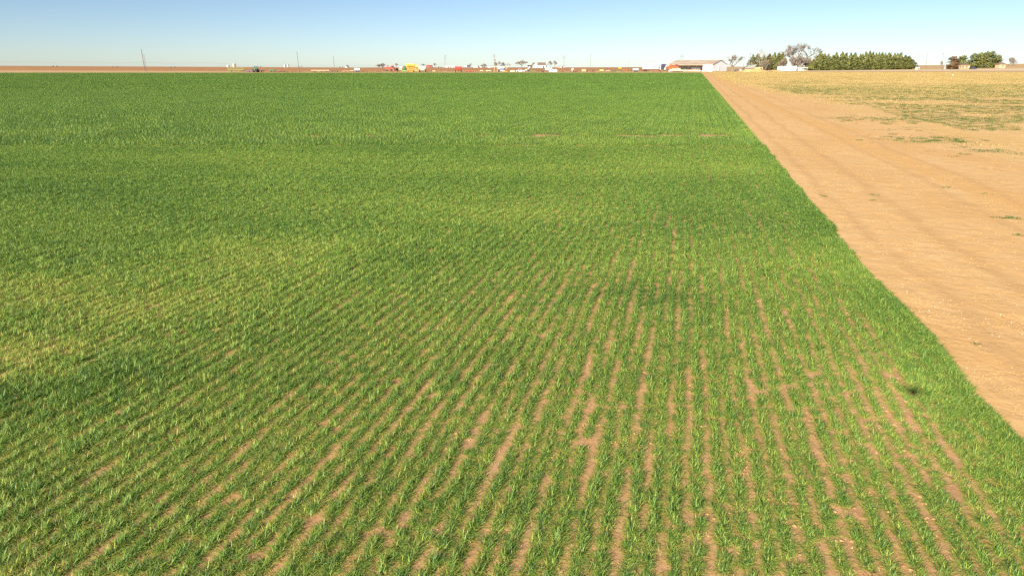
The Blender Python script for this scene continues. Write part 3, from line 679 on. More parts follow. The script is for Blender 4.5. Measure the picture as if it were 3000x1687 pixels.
def disc_harrow(name, px, Y, wpx, hh, label, col, rz=0, n=9):
    t = thing(name, px, Y, label, 'harrow', 'implements parked along the field end', rz); w = wpx * mpp(Y)
    MB().cbox(0, 0, hh * .7, w, .16, .16).cbox(0, 1.6, hh * .7, w, .16, .16).cbox(-w * .3, .8, hh * .72, .14, 1.7, .14).cbox(w * .3, .8, hh * .72, .14, 1.7, .14).cbox(0, .8, hh * .72, .14, 1.7, .14).build('frame', col, t)
    for g, y in ((0, 0), (1, 1.6)):
        m_ = MB(); m_.tube((-w / 2, y, .3), (w / 2, y, .3), .04)
        for k in range(n): m_.lathe([(.05, -.02), (.3, .02), (.3, .03), (.05, .03)], (-w / 2 + w * (k + .5) / n, y, .3), 'X', 12)
        m_.build('disc_gang', 'dark', t)
    for x in (-w * .15, w * .15): wheel(t, x, .8, .38, .38, .24, rim=col)
    MB().tube((-.5, -.1, hh * .65), (0, -1.8, .4), .07).tube((.5, -.1, hh * .65), (0, -1.8, .4), .07).build('hitch', col, t)
    return t
def box_trailer(name, px, Y, wpx, z0, z1, label, cat, col, depth=2.2, rz=0, flare=0, wheels=True, group=None, dark_inside=False):
    t = thing(name, px, Y, label, cat, group, rz); w = wpx * mpp(Y)
    MB().frustum((-w / 2 + flare, w / 2 - flare, -depth / 2 + flare * .5, depth / 2), z0, (-w / 2, w / 2, -depth / 2, depth / 2), z1).build('box', col, t)
    e = MB()
    for z in (z0 + .06, (z0 + z1) / 2, z1 - .04):
        q = flare * (1 - (z - z0) / (z1 - z0)); e.cbox(0, -depth / 2 + q * .5 - .03, z, w - 2 * q + .06, .05, .09)
    k = max(2, int(w / .9))
    for i in range(k + 1): e.cbox((-w / 2 + flare) + (w - 2 * flare) * i / k, -depth / 2 + flare * .3 - .035, (z0 + z1) / 2, .06, .05 + flare * .3, z1 - z0)
    e.build('rib', col, t)
    MB().cbox(0, 0, z0 - .1, w * .9, depth * .5, .14).build('chassis', 'dark', t)
    if wheels:
        for x in (-w * .3, w * .3):
            for y in (-depth * .42, depth * .42): wheel(t, x, y, .33, .34, .2, 'Y')
    return t
def tank_trailer(name, px, Y, wpx, r, z, label, col='white', rz=0, group=None, wcol='white', cat='tank trailer'):
    t = thing(name, px, Y, label, cat, group, rz); w = wpx * mpp(Y)
    MB().lathe([(r * .3, -w / 2), (r * .8, -w / 2 + .08), (r, -w / 2 + .3), (r, w / 2 - .3), (r * .8, w / 2 - .08), (r * .3, w / 2)], (0, 0, z), 'X', 16).build('tank', col, t)
    MB().lathe([(.22, 0), (.22, .14), (.1, .18)], (0, 0, z + r - .03), 'Z', 10).build('lid', 'dark', t)
    s = MB().cbox(0, 0, z - r - .05, w * .95, 1.1, .12)
    for x in (-w * .3, w * .3): s.cbox(x, 0, z - r * .7, .1, r * 1.5, r * .6)
    s.tube((-w * .48, 0, z - r), (-w * .48 - 1.2, 0, .4), .05); s.build('frame', 'navy', t)
    for x in (-w * .12, w * .22): wheel(t, x, -.75, .36, .37, .22, 'Y', rim=wcol); wheel(t, x, .75, .36, .37, .22, 'Y', rim=wcol)
    return t
def grain_cart(px, Y, wpx, ytop, label, col, tyre=.75, cover=None):
    t = thing('grain_cart', px, Y, label, 'grain cart', None, 0); w = wpx * mpp(Y); hh = ht(px, Y, ytop)
    zb, zm = hh * .32, hh * .68
    MB().frustum((-w * .2, w * .2, -.8, .8), zb, (-w * .45, w * .45, -1.4, 1.4), zm).frustum((-w * .45, w * .45, -1.4, 1.4), zm + .003, (-w * .5, w * .5, -1.5, 1.5), hh * .88).build('hopper', col, t)
    MB().frustum((-w * .51, w * .51, -1.52, 1.52), hh * .88 + .003, (-w * .4, w * .4, -1.2, 1.2), hh).build('cover', cover or col, t)
    r_ = MB()
    for x in (-.3, -.1, .1, .3): r_.cbox(x * w, -1.45, hh * .74, .07, .1, hh * .26)
    r_.build('rib', col, t)
    MB().cbox(0, 0, zb - .12, w * .62, 1.0, .2).tube((0, -.6, zb - .1), (0, -2.6, .5), .09).build('chassis', 'dark', t)
    MB().cbox(0, -.86, zb + .38, .45, .1, .35).build('gate', 'dark', t)
    for s in (-1, 1): wheel(t, s * w * .42, 0, tyre, tyre, .5, rim=col)
    return t
def pickup(px, Y, wpx, label):
    t = thing('pickup_truck', px, Y, label, 'pickup truck', None, 0); s = wpx * mpp(Y) / 5.6
    p = [(-2.8, .45), (2.8, .45), (2.8, 1.05), (1.1, 1.08), (-2.0, 1.05), (-2.75, .95)]
    MB().prism([(x * s, z) for x, z in p], -.95, .95).build('body', 'white', t)
    MB().prism([(x * s, z) for x, z in [(-1.7, 1.05), (-1.0, 1.72), (.55, 1.74), (.8, 1.05)]], -.8, .8).build('cab', 'white', t)
    MB().prism([(x * s, z) for x, z in [(-1.4, 1.1), (-.9, 1.62), (.42, 1.64), (.6, 1.1)]], -.83, -.803).build('window', 'glass', t)
    for x in (-1.8, 1.8):
        for y in (-.85, .85): wheel(t, x * s, y, .38, .39, .25, 'Y', rim='galv')
    MB().cbox(-2.78 * s, 0, .6, .12, 1.8, .2).build('bumper', 'galv', t)
    return t
IMP = 'implements parked along the field end'

# ------------------------------------------------------------------ far left: centre pivot, poles, tanks
def pivot(name, Y, towers, label, y_pipe, group=None):
    t = empty(name, P(towers[0], Y)); tag(t, label, 'irrigation system', group); x0 = t.location.x; z0 = t.location.z
    hp = ht(towers[1], Y, y_pipe + 2.2); arch = 2.2 * Y / 2215
    for a, b_ in zip(towers[:-1], towers[1:]):
        xa, xb = X(a, Y) - x0, X(b_, Y) - x0; za, zb = h(xa + x0, Y) - z0, h(xb + x0, Y) - z0; m_ = MB(); prev = None; pl = None
        for k in range(9):
            f = k / 8; x = xa + (xb - xa) * f; z = za + (zb - za) * f + hp + arch * 4 * f * (1 - f); low = z - (1.5 if 0 < k < 8 else .1)
            if prev: m_.tube(prev, (x, 0, z), .085, .085, 5, False); m_.tube(pl, (x, 0, low), .03, .03, 4, False); m_.tube(pl, (x, 0, z), .025, .025, 4, False)
            if 0 < k < 8: m_.tube((x, 0, z), (x, 0, low), .03, .03, 4, False)
            prev, pl = (x, 0, z), (x, 0, low)
        m_.build('span', 'farsteel', t)
    for a in towers[1:-1]:
        x = X(a, Y) - x0; z = h(x + x0, Y) - z0
        tw_ = MB().tube((x, 0, z + hp), (x - 2, 0, z + .6), .05, .05, 5).tube((x, 0, z + hp), (x + 2, 0, z + .6), .05, .05, 5).cbox(x, 0, z + .6, 4, .14, .14).build('tower', 'farsteel', t)
        for s in (-1, 1):
            w_ = MB().lathe([(.35, -.15), (.6, -.15), (.62, .15), (.35, .15)], (x + s * 1.9, 0, z + .6), 'Y', 12).build('wheel', 'black', tw_)
    return t
pivot('pivot_irrigation', 700, [-190, -12, 163, 338, 508, 672], 'long grey centre pivot sprinkler arching over the brown field at far left', 180)
pivot('pivot_irrigation', 985, [640, 760, 880, 1000, 1110], 'faint distant pivot sprinkler on the horizon behind the tractor', 191)
pole(425, 470, 144, 'thick dark pole leaning left, the taller of the close pair at far left', (), .22, -.02, group='wooden poles in the brown field')
pole(429, 455, 159, 'thinner leaning pole, the shorter of the close pair at far left', (), .14, 0, group='wooden poles in the brown field')
pole(876, 480, 152, 'lone bare pole leaning left, right of the green harrow', (), .17, -.02, group='wooden poles in the brown field')
pole(980, 480, 166, 'lone thin upright pole behind the cream planter frame', (), .15, 0, group='wooden poles in the brown field')
for px, w, z, r_, lab in ((668, 5, 2.6, 1.4, 'small white tank on the horizon, just left of the taller tan tank'), (686, 7, 4.6, 1.7, 'tall cream tank on the horizon behind the green cultivator'),
                          (834, 3, 3.6, .8, 'narrow white tank on the horizon, left one of two beside the antenna masts'), (844, 3, 3.8, .9, 'narrow white tank on the horizon, right one of two beside the antenna masts')):
    t = thing('storage_tank', px, 960, lab, 'tank', 'tanks on the far horizon')
    MB().lathe([(r_ * .85, -.5), (r_ * .85, z * .85), (r_ * .5, z * .85 + .3), (.1, z * .85 + .35)], n=14).build('shell', 'cream' if px == 686 else 'white', t)
    MB().tube((r_ * 1.35, 0, 0), (r_ * 1.35, 0, z * 1.05), .32, .32, 8).build('standpipe', 'dark', t)
for px, yt, lab in ((830, 182, 'thin antenna mast on the horizon, left of the two narrow white tanks'), (838, 181, 'thin antenna mast on the horizon, between the two narrow white tanks'), (843, 187, 'short antenna mast touching the right narrow white tank'),
                    (690, 186, 'thin dark mast beside the tall cream tank')):
    pole(px, 955, yt, lab, (), .12, name='antenna_mast', mat='farsteel', group='masts on the far horizon')

# ------------------------------------------------------------------ implements left of centre
toolbar('cultivator', 691, 436, 49, 1.9, 'faded green wide cultivator standing left of the tractor', 'cultivator', 'lime', 'lime', 18, 2.2, rows=3, upright=.3, group=IMP)
tractor(749, 416)
toolbar('disc_plough', 746, 421, 54, 1.3, 'wide blue implement hitched behind the green tractor', 'implement', 'blue', 'blue', 14, 2.0, rows=3, hitch=False, group=IMP)
disc_harrow('disc_harrow', 826, 420, 36, 1.2, 'rusty green disc harrow right of the tractor', 'rust', .1)
box_trailer('seed_drill', 799, 427, 16, .75, 1.5, 'bright green seed drill box behind the rusty harrow', 'seed drill', 'jd_green', 1.2, group=IMP)
toolbar('plough', 866, 420, 36, .9, 'low rusty plough frame under the lone leaning pole', 'plough', 'rust', 'rust', 7, 1.6, group=IMP)
toolbar('planter', 938, 412, 54, 1.75, 'wide cream planter toolbar with dark row units', 'planter', 'cream', 'dark', 14, 1.6, group=IMP)
toolbar('ripper', 979, 425, 24, 1.1, 'low dark ripper just right of the cream planter', 'implement', 'dark', 'dark', 6, 1.6, group=IMP)
toolbar('planter', 1013, 430, 20, .8, 'short tan planter frame left of the white nurse tank', 'planter', 'tan', 'rust', 5, 1.2, group=IMP)
tank_trailer('nurse_tank', 1047, 428, 17, .72, 1.5, 'white rounded nurse tank on a dark wheeled frame, alone in the brown dirt', wcol='dark')
toolbar('planter', 1031, 425, 12, 1.3, 'small cream row unit frame touching the white nurse tank', 'planter', 'cream', 'rust', 3, 1.2, group=IMP)
toolbar('cultivator', 1064, 436, 12, 1.0, 'small rusty cultivator right of the white nurse tank', 'cultivator', 'rust', 'rust', 4, 1.4, group=IMP)

# ------------------------------------------------------------------ cotton stripper, baskets, carts
def basket_machine(name, px, Y, wpx, ytop, label, cat, col, mesh_col, base_f=.42, flare=.25, z0f=.3, rear='dark'):
    """tall wire-sided basket that widens towards the top, on a wheeled frame"""
    t = thing(name, px, Y, label, cat, None, 0); w = wpx * mpp(Y); hh = ht(px, Y, ytop); z0 = hh * z0f; xb = w * (.5 - flare); D = 1.4
    f = MB()
    for s in (-1, 1):
        for y in (-D, D):
            f.tube((s * xb, y, z0), (s * w / 2, y, hh), .11, .11, 4)
            f.tube((s * xb * .9, y, .3), (s * xb, y, z0), .12, .12, 4)
        f.tube((s * w / 2, -D, hh), (s * w / 2, D, hh), .1, .1, 4)
    for y in (-D, D):
        for k in range(4):
            q = k / 3; hw = xb + (w / 2 - xb) * q; z = z0 + (hh - z0) * q; f.tube((-hw, y, z), (hw, y, z), .09, .09, 4)
    f.cbox(0, 0, .55, xb * 2.1, D * 1.6, .28); f.build('frame', col, t)
    n = 9
    for y, nm in ((-D, 'front_panel'), (D, 'rear_panel')):
        m_ = MB()
        for k in range(n):
            q = (k + .5) / n * 2 - 1; m_.tube((q * xb, y, z0), (q * w / 2, y, hh), .05, .05, 4)
        for k in range(7):
            q = (k + .5) / 7; hw = xb + (w / 2 - xb) * q; z = z0 + (hh - z0) * q; m_.tube((-hw, y, z), (hw, y, z), .035, .035, 4)
        m_.build(nm, mesh_col, t)
    MB().prism([(-xb, z0), (xb, z0), (w / 2 * .98, z0 + (hh - z0) * .97), (-w / 2 * .98, z0 + (hh - z0) * .97)], D * .55, D * .6).build('load_panel', rear, t)
    MB().prism([(-w * .49, hh - .75), (w * .49, hh - .75), (w * .5, hh), (-w * .5, hh + .25)], -D - .06, -D - .02).build('top_board', mesh_col, t)
    for s in (-1, 1):
        wheel(t, s * xb * .95, -.5, .5, .52, .35, rim=col); wheel(t, s * xb * .95, .9, .5, .52, .35, rim=col)
    return t
def cotton_stripper(px, Y, wpx, ytop, label, cat, c1, c2, rz=0):
    t = thing('harvester', px, Y, label, cat, None, rz); w = wpx * mpp(Y); hh = ht(px, Y, ytop)
    MB().frustum((-w * .42, w * .3, -1.3, 1.3), hh * .34, (-w * .48, w * .32, -1.5, 1.5), hh * .72).build('body', c1, t)
    MB().frustum((w * .12, w * .42, -.9, .9), hh * .5, (w * .15, w * .36, -.8, .8), hh * .95).build('cab', c2, t)
    MB().cbox(w * .26, -.93, hh * .76, w * .16, .05, hh * .2).build('window', 'glass', t)
    MB().prism([(w * .28, hh * .1), (w * .5, hh * .1), (w * .42, hh * .5), (w * .3, hh * .55)], -1.6, 1.6).build('header', c1, t)
    b_ = MB()
    for k in range(7): b_.cbox(-w * .46 + k * w * .11, -1.5, hh * .78, .09, .09, hh * .2)
    b_.cbox(-w * .12, -1.5, hh * .88, w * .72, .1, .1).cbox(-w * .12, -1.52, hh * .6, w * .72, .1, .1).build('basket_rail', c2, t)
    MB().tube((-w * .2, 0, hh * .7), (-w * .2, 0, hh), .3, .35, 8).build('air_duct', c1, t)
    for x, r_ in ((-w * .33, .55), (w * .18, .8)):
        for y in (-1.3, 1.3): wheel(t, x, y, r_, r_, .4, 'Y', rim='cream')
    return t
cotton_stripper(1143, 446, 30, 191, 'faded red harvester with a raised basket rail, left of the tan trailer', 'harvester', 'rust_red', 'red')
t = thing('loading_frame', 1124, 446, 'thin dark post frame at the left end of the faded red harvester', 'frame')
MB().tube((-.5, 0, 0), (-.5, 0, 3.3), .07).tube((.6, 0, 0), (.6, 0, 2.6), .07).tube((-.5, 0, 2.4), (.6, 0, 2.4), .05).build('post', 'dark', t)
toolbar('plough', 1090, 432, 46, .8, 'long low rusty plough in the weeds left of the faded red harvester', 'plough', 'rust', 'lime', 10, 1.6, group=IMP)
box_trailer('cotton_trailer', 1170, 450, 19, .9, 2.0, 'tan slatted trailer between the faded red harvester and the green combine', 'trailer', 'tan', 2.0)
def combine(px, Y):
    t = thing('combine', px, Y, 'green combine harvester squeezed between tan trailer and yellow basket', 'combine')
    MB().frustum((-1.3, 1.3, -1.2, 3), 1.1, (-1.4, 1.4, -1.0, 3), 2.6).build('body', 'jd_green', t)
    MB().frustum((-.8, .8, -2.3, -1.1), 1.5, (-.7, .7, -2.2, -1.1), 2.9).build('cab', 'gglass', t)
    MB().cbox(0, -1.7, 3.0, 1.7, 1.5, .16).build('roof', 'jd_green', t)
    MB().cbox(.0, .6, 2.95, 1.8, 2.2, .5).build('grain_tank', 'jd_green', t)
    MB().prismx([(-3.6, .2), (-2.6, .2), (-2.6, .9), (-3.2, 1.0)], -1.7, 1.7).build('header', 'lime', t)
    MB().tube((1.4, 0, 2.4), (1.9, 1.5, 3.3), .16).build('auger', 'jd_green', t)
    for s in (-1, 1): wheel(t, s * 1.35, -1.0, .85, .86, .55, rim='yellow'); wheel(t, s * 1.1, 2.4, .5, .5, .35, rim='yellow')
combine(1187, 448)
basket_machine('cotton_basket', 1203, 418, 27, 188, 'tall bright yellow wire basket trailer, widest at its top', 'cotton trailer', 'yellow', 'yellow', flare=.2, rear='orange')
basket_machine('cotton_basket', 1221, 442, 19, 191.5, 'pale yellow wire basket standing right behind the bright yellow one', 'cotton trailer', 'pale_yellow', 'pale_yellow', flare=.06, rear='rust')
grain_cart(1238, 417, 22, 195, 'pale green grain cart with sloping sides, right of the yellow baskets', 'mint')
box_trailer('hopper_wagon', 1258, 440, 14, .5, 1.1, 'low rusty wagon right of the pale green grain cart', 'wagon', 'rust', 1.6)
box_trailer('scrap_bin', 1272, 434, 8, .2, .9, 'small tan bin right of the low rusty wagon', 'bin', 'tan', 1.4, wheels=False)
grain_cart(1343, 416, 20, 195, 'bright red grain cart with black tyres in mid row', 'red', .8)
toolbar('cultivator', 1377, 415, 31, 1.15, 'low red cultivator just right of the red grain cart', 'cultivator', 'red', 'rust', 9, 1.8, group=IMP)
for px, w_, lab in ((1411, 9, 'small cream box left of the long tan boards'), (1431, 15, 'long tan boards stacked on a rusty frame left of the white mast frame')):
    box_trailer('lumber_rack', px, 436, w_, .5, .95, lab, 'rack', 'cream', .8, wheels=False)
# white mast frame (gantry) and the power pole behind it
t = thing('hoist_frame', 1453, 440, 'pale two-legged hoist frame standing at the foot of the power pole', 'hoist frame')
MB().tube((-1, 0, 0), (-1, 0, 3.2), .12).tube((.8, 0, 0), (.8, 0, 4.0), .11).build('leg', 'cream', t); MB().cbox(-.1, 0, 3.1, 2.4, .14, .16).build('crossbar', 'cream', t)
t, hh = pole(1448, 462, 158, 'power pole with two crossarms and a transformer, behind the hoist frame', ((.9, 1.1), (1.5, 2.2)), .16)
MB().lathe([(.22, 0), (.26, .05), (.26, .8), (.2, .86)], (.62, -.1, hh - 4.2), 'Z', 12).build('transformer', 'dark', t)
# truck with auger
def auger_truck(px, Y):
    t = thing('tender_truck', px, Y, 'white and dark blue tender truck with a raised tan auger at its right', 'truck'); s = mpp(Y)
    MB().box(-11 * s, 7 * s, -1.1, 1.1, 1.75, 3.0).build('tank_box', 'white', t)
    MB().prism([(-6 * s, .5), (9 * s, .5), (9.5 * s, 1.5), (8 * s, 2.1), (-5 * s, 2.1)], -1.0 - .15, 1.0).build('cab', 'navy', t)
    MB().prism([(-5 * s, .5), (8 * s, .5), (8 * s, 1.1), (-4 * s, 1.2)], -1.4, -1.16).build('bumper', 'white', t)
    MB().tube((10 * s, 0, 1.4), (22 * s, 0, 3.6), .16, .14).build('auger', 'cream', t)
    for x in (-9 * s, -5 * s, 7 * s): wheel(t, x, -1.0, .5, .5, .3, 'Y', rim='white')
auger_truck(1470, 428)
box_trailer('wagon', 1479, 414, 14, .35, .75, 'low yellow wagon in front of the tender truck', 'wagon', 'yellow', 1.4)
box_trailer('feed_box', 1501, 411, 13, .25, 1.15, 'tan box on the ground between the tender truck and white pickup', 'box', 'cream', 1.4, wheels=False)
pickup(1524, 414, 25, 'white pickup truck seen from its left side, right of the tan box')
def old_truck(px, Y):
    t = thing('farm_truck', px, Y, 'grey and dark blue parked tractor just right of the white pickup', 'tractor')
    MB().frustum((-1.4, .1, -.6, .6), .7, (-1.3, .1, -.5, .5), 1.5).build('hood', 'galv', t)
    MB().frustum((.1, 1.4, -.8, .8), .9, (.2, 1.3, -.7, .7), 2.2).build('cab', 'navy', t); MB().cbox(.75, -.8, 1.7, .8, .06, .5).build('window', 'white', t)
    wheel(t, 1.0, -.8, .7, .7, .4, 'Y', rim='rust'); wheel(t, 1.0, .8, .7, .7, .4, 'Y', rim='rust'); wheel(t, -1.0, -.6, .4, .4, .3, 'Y', rim='rust'); wheel(t, -1.0, .6, .4, .4, .3, 'Y', rim='rust')
old_truck(1544, 445)
box_trailer('wagon', 1561, 415, 18, .4, .7, 'low yellow-green wagon bed right of the white pickup', 'wagon', 'lime', 1.2)
def flatbed(px, Y, wpx, label, col='dark', rz=0):
    t = thing('flatbed_trailer', px, Y, label, 'trailer', None, rz); w = wpx * mpp(Y)
    MB().cbox(0, 0, .85, w, 2.2, .16).build('deck', 'rust', t); MB().cbox(0, 0, .66, w * .95, .8, .2).build('chassis', col, t)
    MB().tube((-w / 2, 0, .7), (-w / 2 - 1.5, 0, .5), .08).build('hitch', col, t)
    for x in (w * .2, w * .34): wheel(t, x, -.95, .4, .4, .25, 'Y', rim='dark'); wheel(t, x, .95, .4, .4, .25, 'Y', rim='dark')
flatbed(1583, 424, 27, 'dark low flatbed trailer left of the two white boxes')
pole(1574, 440, 198, 'short dark post standing behind the dark flatbed trailer', (), .1, name='post', group='short posts among the machines')
box_trailer('van_body', 1607, 445, 19, .95, 2.3, 'white box body on wheels, the further left of two white boxes', 'box trailer', 'white', 2.2)
box_trailer('white_container', 1620, 414, 22, .15, 1.65, 'white box on the ground, the nearer right of two white boxes', 'container', 'white', 2.2, wheels=False)
toolbar('plough', 1646, 436, 18, .7, 'low rusty plough right of the two white boxes', 'plough', 'rust', 'rust', 5, 1.4, group=IMP)
def hopper_auger(px, Y):
    t = thing('grain_auger', px, Y, 'rusty auger with a pale hopper and a red wheeled frame', 'auger'); s = mpp(Y)
    MB().tube((-13 * s, 0, .5), (-2 * s, 0, 1.7), .14).build('tube', 'rust', t)
    MB().frustum((-4 * s, 0, -.4, .4), .8, (-5 * s, 2.5 * s, -.9, .9), 1.75).build('hopper', 'white', t)
    MB().frustum((-5 * s, 2.5 * s, -.9, .9), 1.76, (-2 * s, 1.6 * s, -.3, .3), 2.3).build('hood', 'pinkboard', t)
    MB().box(1.5 * s, 11 * s, -.6, .6, .55, .75).box(2.5 * s, 10 * s, -.5, .5, 1.3, 1.45).box(3 * s, 3.5 * s, -.5, .5, .7, 1.4).box(9 * s, 9.5 * s, -.5, .5, .7, 1.4).build('frame', 'rust_red', t)
    for x in (2 * s, 10 * s): wheel(t, x, -.6, .36, .36, .2, 'Y', rim='rust'); wheel(t, x, .6, .36, .36, .2, 'Y', rim='rust')
hopper_auger(1678, 432)
box_trailer('module_box', 1710, 432, 12, .25, 1.6, 'square tan box left of the rusty cultivator and behind the field edge', 'box', 'tan', 1.8, wheels=False)
toolbar('cultivator', 1732, 440, 28, 1.5, 'tangled rusty cultivator between the square tan box and cream box', 'cultivator', 'rust', 'rust', 8, 2.4, rz=.3, group=IMP)
for px in (1741, 1748, 1756): pole(px, 470, 199, 'short rusty fence post behind the tangled cultivator', (), .09, name='fence_post', mat='rust', group='short posts behind the cultivator')
box_trailer('seed_box', 1762, 444, 11, .4, 1.35, 'small cream seed box with a round lid, right of the tangled cultivator', 'seed box', 'pale_yellow', 1.2, wheels=False)
box_trailer('wagon', 1781, 434, 12, .3, .9, 'small faded pink wagon right of the cream seed box', 'wagon', 'pinkboard', 1.2)
toolbar('mower', 1796, 420, 12, .75, 'bright green small mower at the field edge', 'mower', 'jd_green', 'lime', 4, 1.0, wheels=False)
toolbar('planter', 1812, 444, 26, 1.4, 'dull green planter carrying the yellow round tank', 'planter', 'jd_green', 'dark', 7, 1.8, group=IMP)
t = thing('poly_tank', 1816, 446, 'bright yellow round tank resting on top of the dull green planter', 'tank', dz=1.5)
MB().lathe([(.3, -.95), (.5, -.9), (.5, .9), (.3, .95)], (0, .6, .55), 'X', 14).build('shell', 'yellow', t); MB().lathe([(.15, 0), (.15, .12)], (0, .6, 1.02), 'Z', 8).build('lid', 'dark', t)
toolbar('cultivator', 1829, 452, 14, 1.7, 'faded orange cultivator just right of the yellow tank', 'cultivator', 'orange', 'rust', 5, 1.6, group=IMP)
toolbar('cultivator', 1847, 450, 16, 1.4, 'rusty cultivator left of the white water trailer', 'cultivator', 'rust', 'rust', 5, 1.8, group=IMP)
tank_trailer('water_trailer', 1862, 428, 17, .62, 1.45, 'white tank trailer with two white wheels, left of the semi trailer')
flatbed(1890, 442, 26, 'dark empty flatbed trailer in front of the long white semi trailer', 'dark')
def semi(px0, px1, Y):
    t = thing('semi_trailer', (px0 + px1) / 2, Y, 'long white semi trailer parked left of the red machines', 'semi trailer'); w = (px1 - px0) * mpp(Y); hh = ht(1905, Y, 187.5)
    MB().box(-w / 2, w / 2, -1.25, 1.25, hh * .33, hh).build('box', 'white', t)
    r_ = MB()
    for k in range(16): r_.cbox(-w / 2 + w * (k + .5) / 16, -1.265, hh * .66, .05, .03, hh * .62)
    r_.build('rib', 'white', t); MB().cbox(0, 0, hh * .3, w * .98, .9, .2).build('chassis', 'dark', t)
    MB().cbox(w * .25, -.9, hh * .14, .12, .12, hh * .3).build('landing_leg', 'dark', t)
    for x in (-w * .36, -w * .24): wheel(t, x, -1.0, .48, .48, .3, 'Y', rim='galv'); wheel(t, x, 1.0, .48, .48, .3, 'Y', rim='galv')
semi(1882, 1927, 462)
def semi_cab(px, Y):
    t = thing('truck_tractor', px, Y, 'white and dark blue truck cab with stacks, at the right end of the semi trailer', 'truck'); hh = ht(px, Y, 187.5)
    MB().box(-1.6, -.9, -1.2, 1.2, 1.0, hh).build('sleeper', 'white', t); MB().box(-.87, -.2, -1.15, 1.15, 1.0, hh * .98).build('side_fairing', 'navy', t)
    MB().prism([(-.17, 1.0), (1.0, 1.0), (2.6, hh * .98), (-.17, hh * .98)], -1.15, 1.15).build('cab', 'navy', t)
    MB().prism([(1.1, .9), (2.4, .9), (2.5, hh * .5), (1.8, hh * .66)], -1.0, 1.0).build('hood', 'cream', t)
    MB().tube((-.85, -1.25, 1), (-.85, -1.25, hh * 1.06), .09).tube((-.5, 1.25, 1), (-.5, 1.25, hh * 1.06), .09).build('exhaust_stack', 'galv', t)
    for x in (-1.2, 1.9): wheel(t, x, -1.0, .5, .5, .3, 'Y', rim='galv'); wheel(t, x, 1.0, .5, .5, .3, 'Y', rim='galv')
semi_cab(1938, 464)
def red_picker(px, Y):
    cotton_stripper(px, Y, 36, 187.5, 'orange-red harvester parked against the left end of the barn', 'harvester', 'orange', 'rust_red')
red_picker(1972, 452)
box_trailer('header_cart', 1981, 440, 22, .55, 2.0, 'cream slatted header box in front of the orange-red harvester', 'header box', 'cream', 1.2)
t = thing('fuel_tank', 1962, 434, 'small white round tank on the ground below the orange-red harvester', 'tank'); MB().lathe([(.2, -.7), (.45, -.62), (.5, 0), (.45, .62), (.2, .7)], (0, 0, .62), 'X', 14).build('shell', 'white', t); MB().cbox(-.4, 0, .12, .15, .6, .24).cbox(.4, 0, .12, .15, .6, .24).build('skid', 'dark', t)
toolbar('plough', 1925, 436, 30, .7, 'low rust-red plough lying in front of the truck cab', 'plough', 'rust_red', 'rust', 7, 1.6, group=IMP)

# ------------------------------------------------------------------ buildings and trees on the horizon behind the machines
def shed(name, px, Y, wpx, hh, label, cat, wall='white', roof='galv', depth=9, rise=1.2, door=True, rz=0, windows=1):
    t = thing(name, px, Y, label, cat, None, rz); w = wpx * mpp(Y)
    MB().box(-w / 2, w / 2, -depth / 2, depth / 2, -1, hh).build('wall', wall, t)
    MB().prismx([(-depth / 2 - .3, hh - .05), (depth / 2 + .3, hh - .05), (0, hh + rise)], -w / 2 - .3, w / 2 + .3).build('roof', roof, t)
    if door: MB().cbox(w * .2, -depth / 2 - .03, hh * .4, min(2.4, w * .2), .06, hh * .8).build('door', 'dark', t)
    for k in range(windows):
        wf = MB().cbox(-w * .35 + k * w * .2, -depth / 2 - .02, hh * .6, 1.0, .05, .9).build('window', 'white', t); MB().cbox(-w * .35 + k * w * .2, -depth / 2 - .06, hh * .6, .8, .04, .7).build('pane', 'glass', wf)
    return t
shed('farm_shed', 1017, 980, 9, 1.6, 'tiny white shed on the horizon under a small dark tree', 'shed', 'white', 'white', 5, .6, windows=0)
shed('farm_shed', 1178, 960, 14, 2.0, 'pale low shed on the horizon above the tan slatted trailer', 'shed', 'white', 'galv', 6, .7, windows=0)
shed('farm_shed', 1258, 950, 16, 2.4, 'red low shed on the horizon right of the pale green grain cart', 'shed', 'rust_red', 'red', 6, .8, windows=0)
shed('farm_shed', 1312, 985, 16, 1.7, 'white low shed on the horizon at the foot of the tall twin mast', 'shed', 'white', 'white', 8, .9, windows=1)
shed('farm_shed', 1328, 985, 10, 1.8, 'white narrow shed on the horizon, left of the red grain cart', 'shed', 'white', 'white', 8, .6, windows=0)
def far_truck(px, Y):
    t = thing('box_truck', px, Y, 'white and dark blue box truck on the horizon behind the red cultivator', 'truck')
    MB().box(-.6, 4.2, -1.2, 1.2, .9, 3.2).build('box', 'navy', t); MB().prism([(-3.4, .7), (-.63, .7), (-.63, 2.8), (-2.2, 2.8), (-2.8, 1.8), (-3.4, 1.7)], -1.15, 1.15).build('cab', 'white', t)
    MB().cbox(-2.0, -1.17, 2.2, .8, .05, .6).build('window', 'glass', t)
    for x in (-2.6, 2.6): wheel(t, x, -1.1, .5, .5, .3, 'Y')
far_truck(1369, 960)
shed('farm_shed', 1399, 985, 24, 1.3, 'long low white shed on the horizon right of the box truck', 'shed', 'white', 'white', 8, .6, windows=0)
shed('farm_shed', 1436, 960, 13, 1.9, 'white flat shed on the horizon left of the power pole', 'shed', 'white', 'galv', 6, .5, windows=0)
t = shed('farmhouse', 1587, 900, 22, 3.0, 'white farmhouse with steep brown roof and gabled wing', 'house', 'white', 'roofbrown', 11, 3.4, windows=2)
w_ = mpp(900)
MB().prism([(-26 * w_, -1), (-12.5 * w_, -1), (-12.5 * w_, 2.4), (-19 * w_, 5.4), (-26 * w_, 2.4)], -6.5, 2).build('gable_wing', 'white', t)
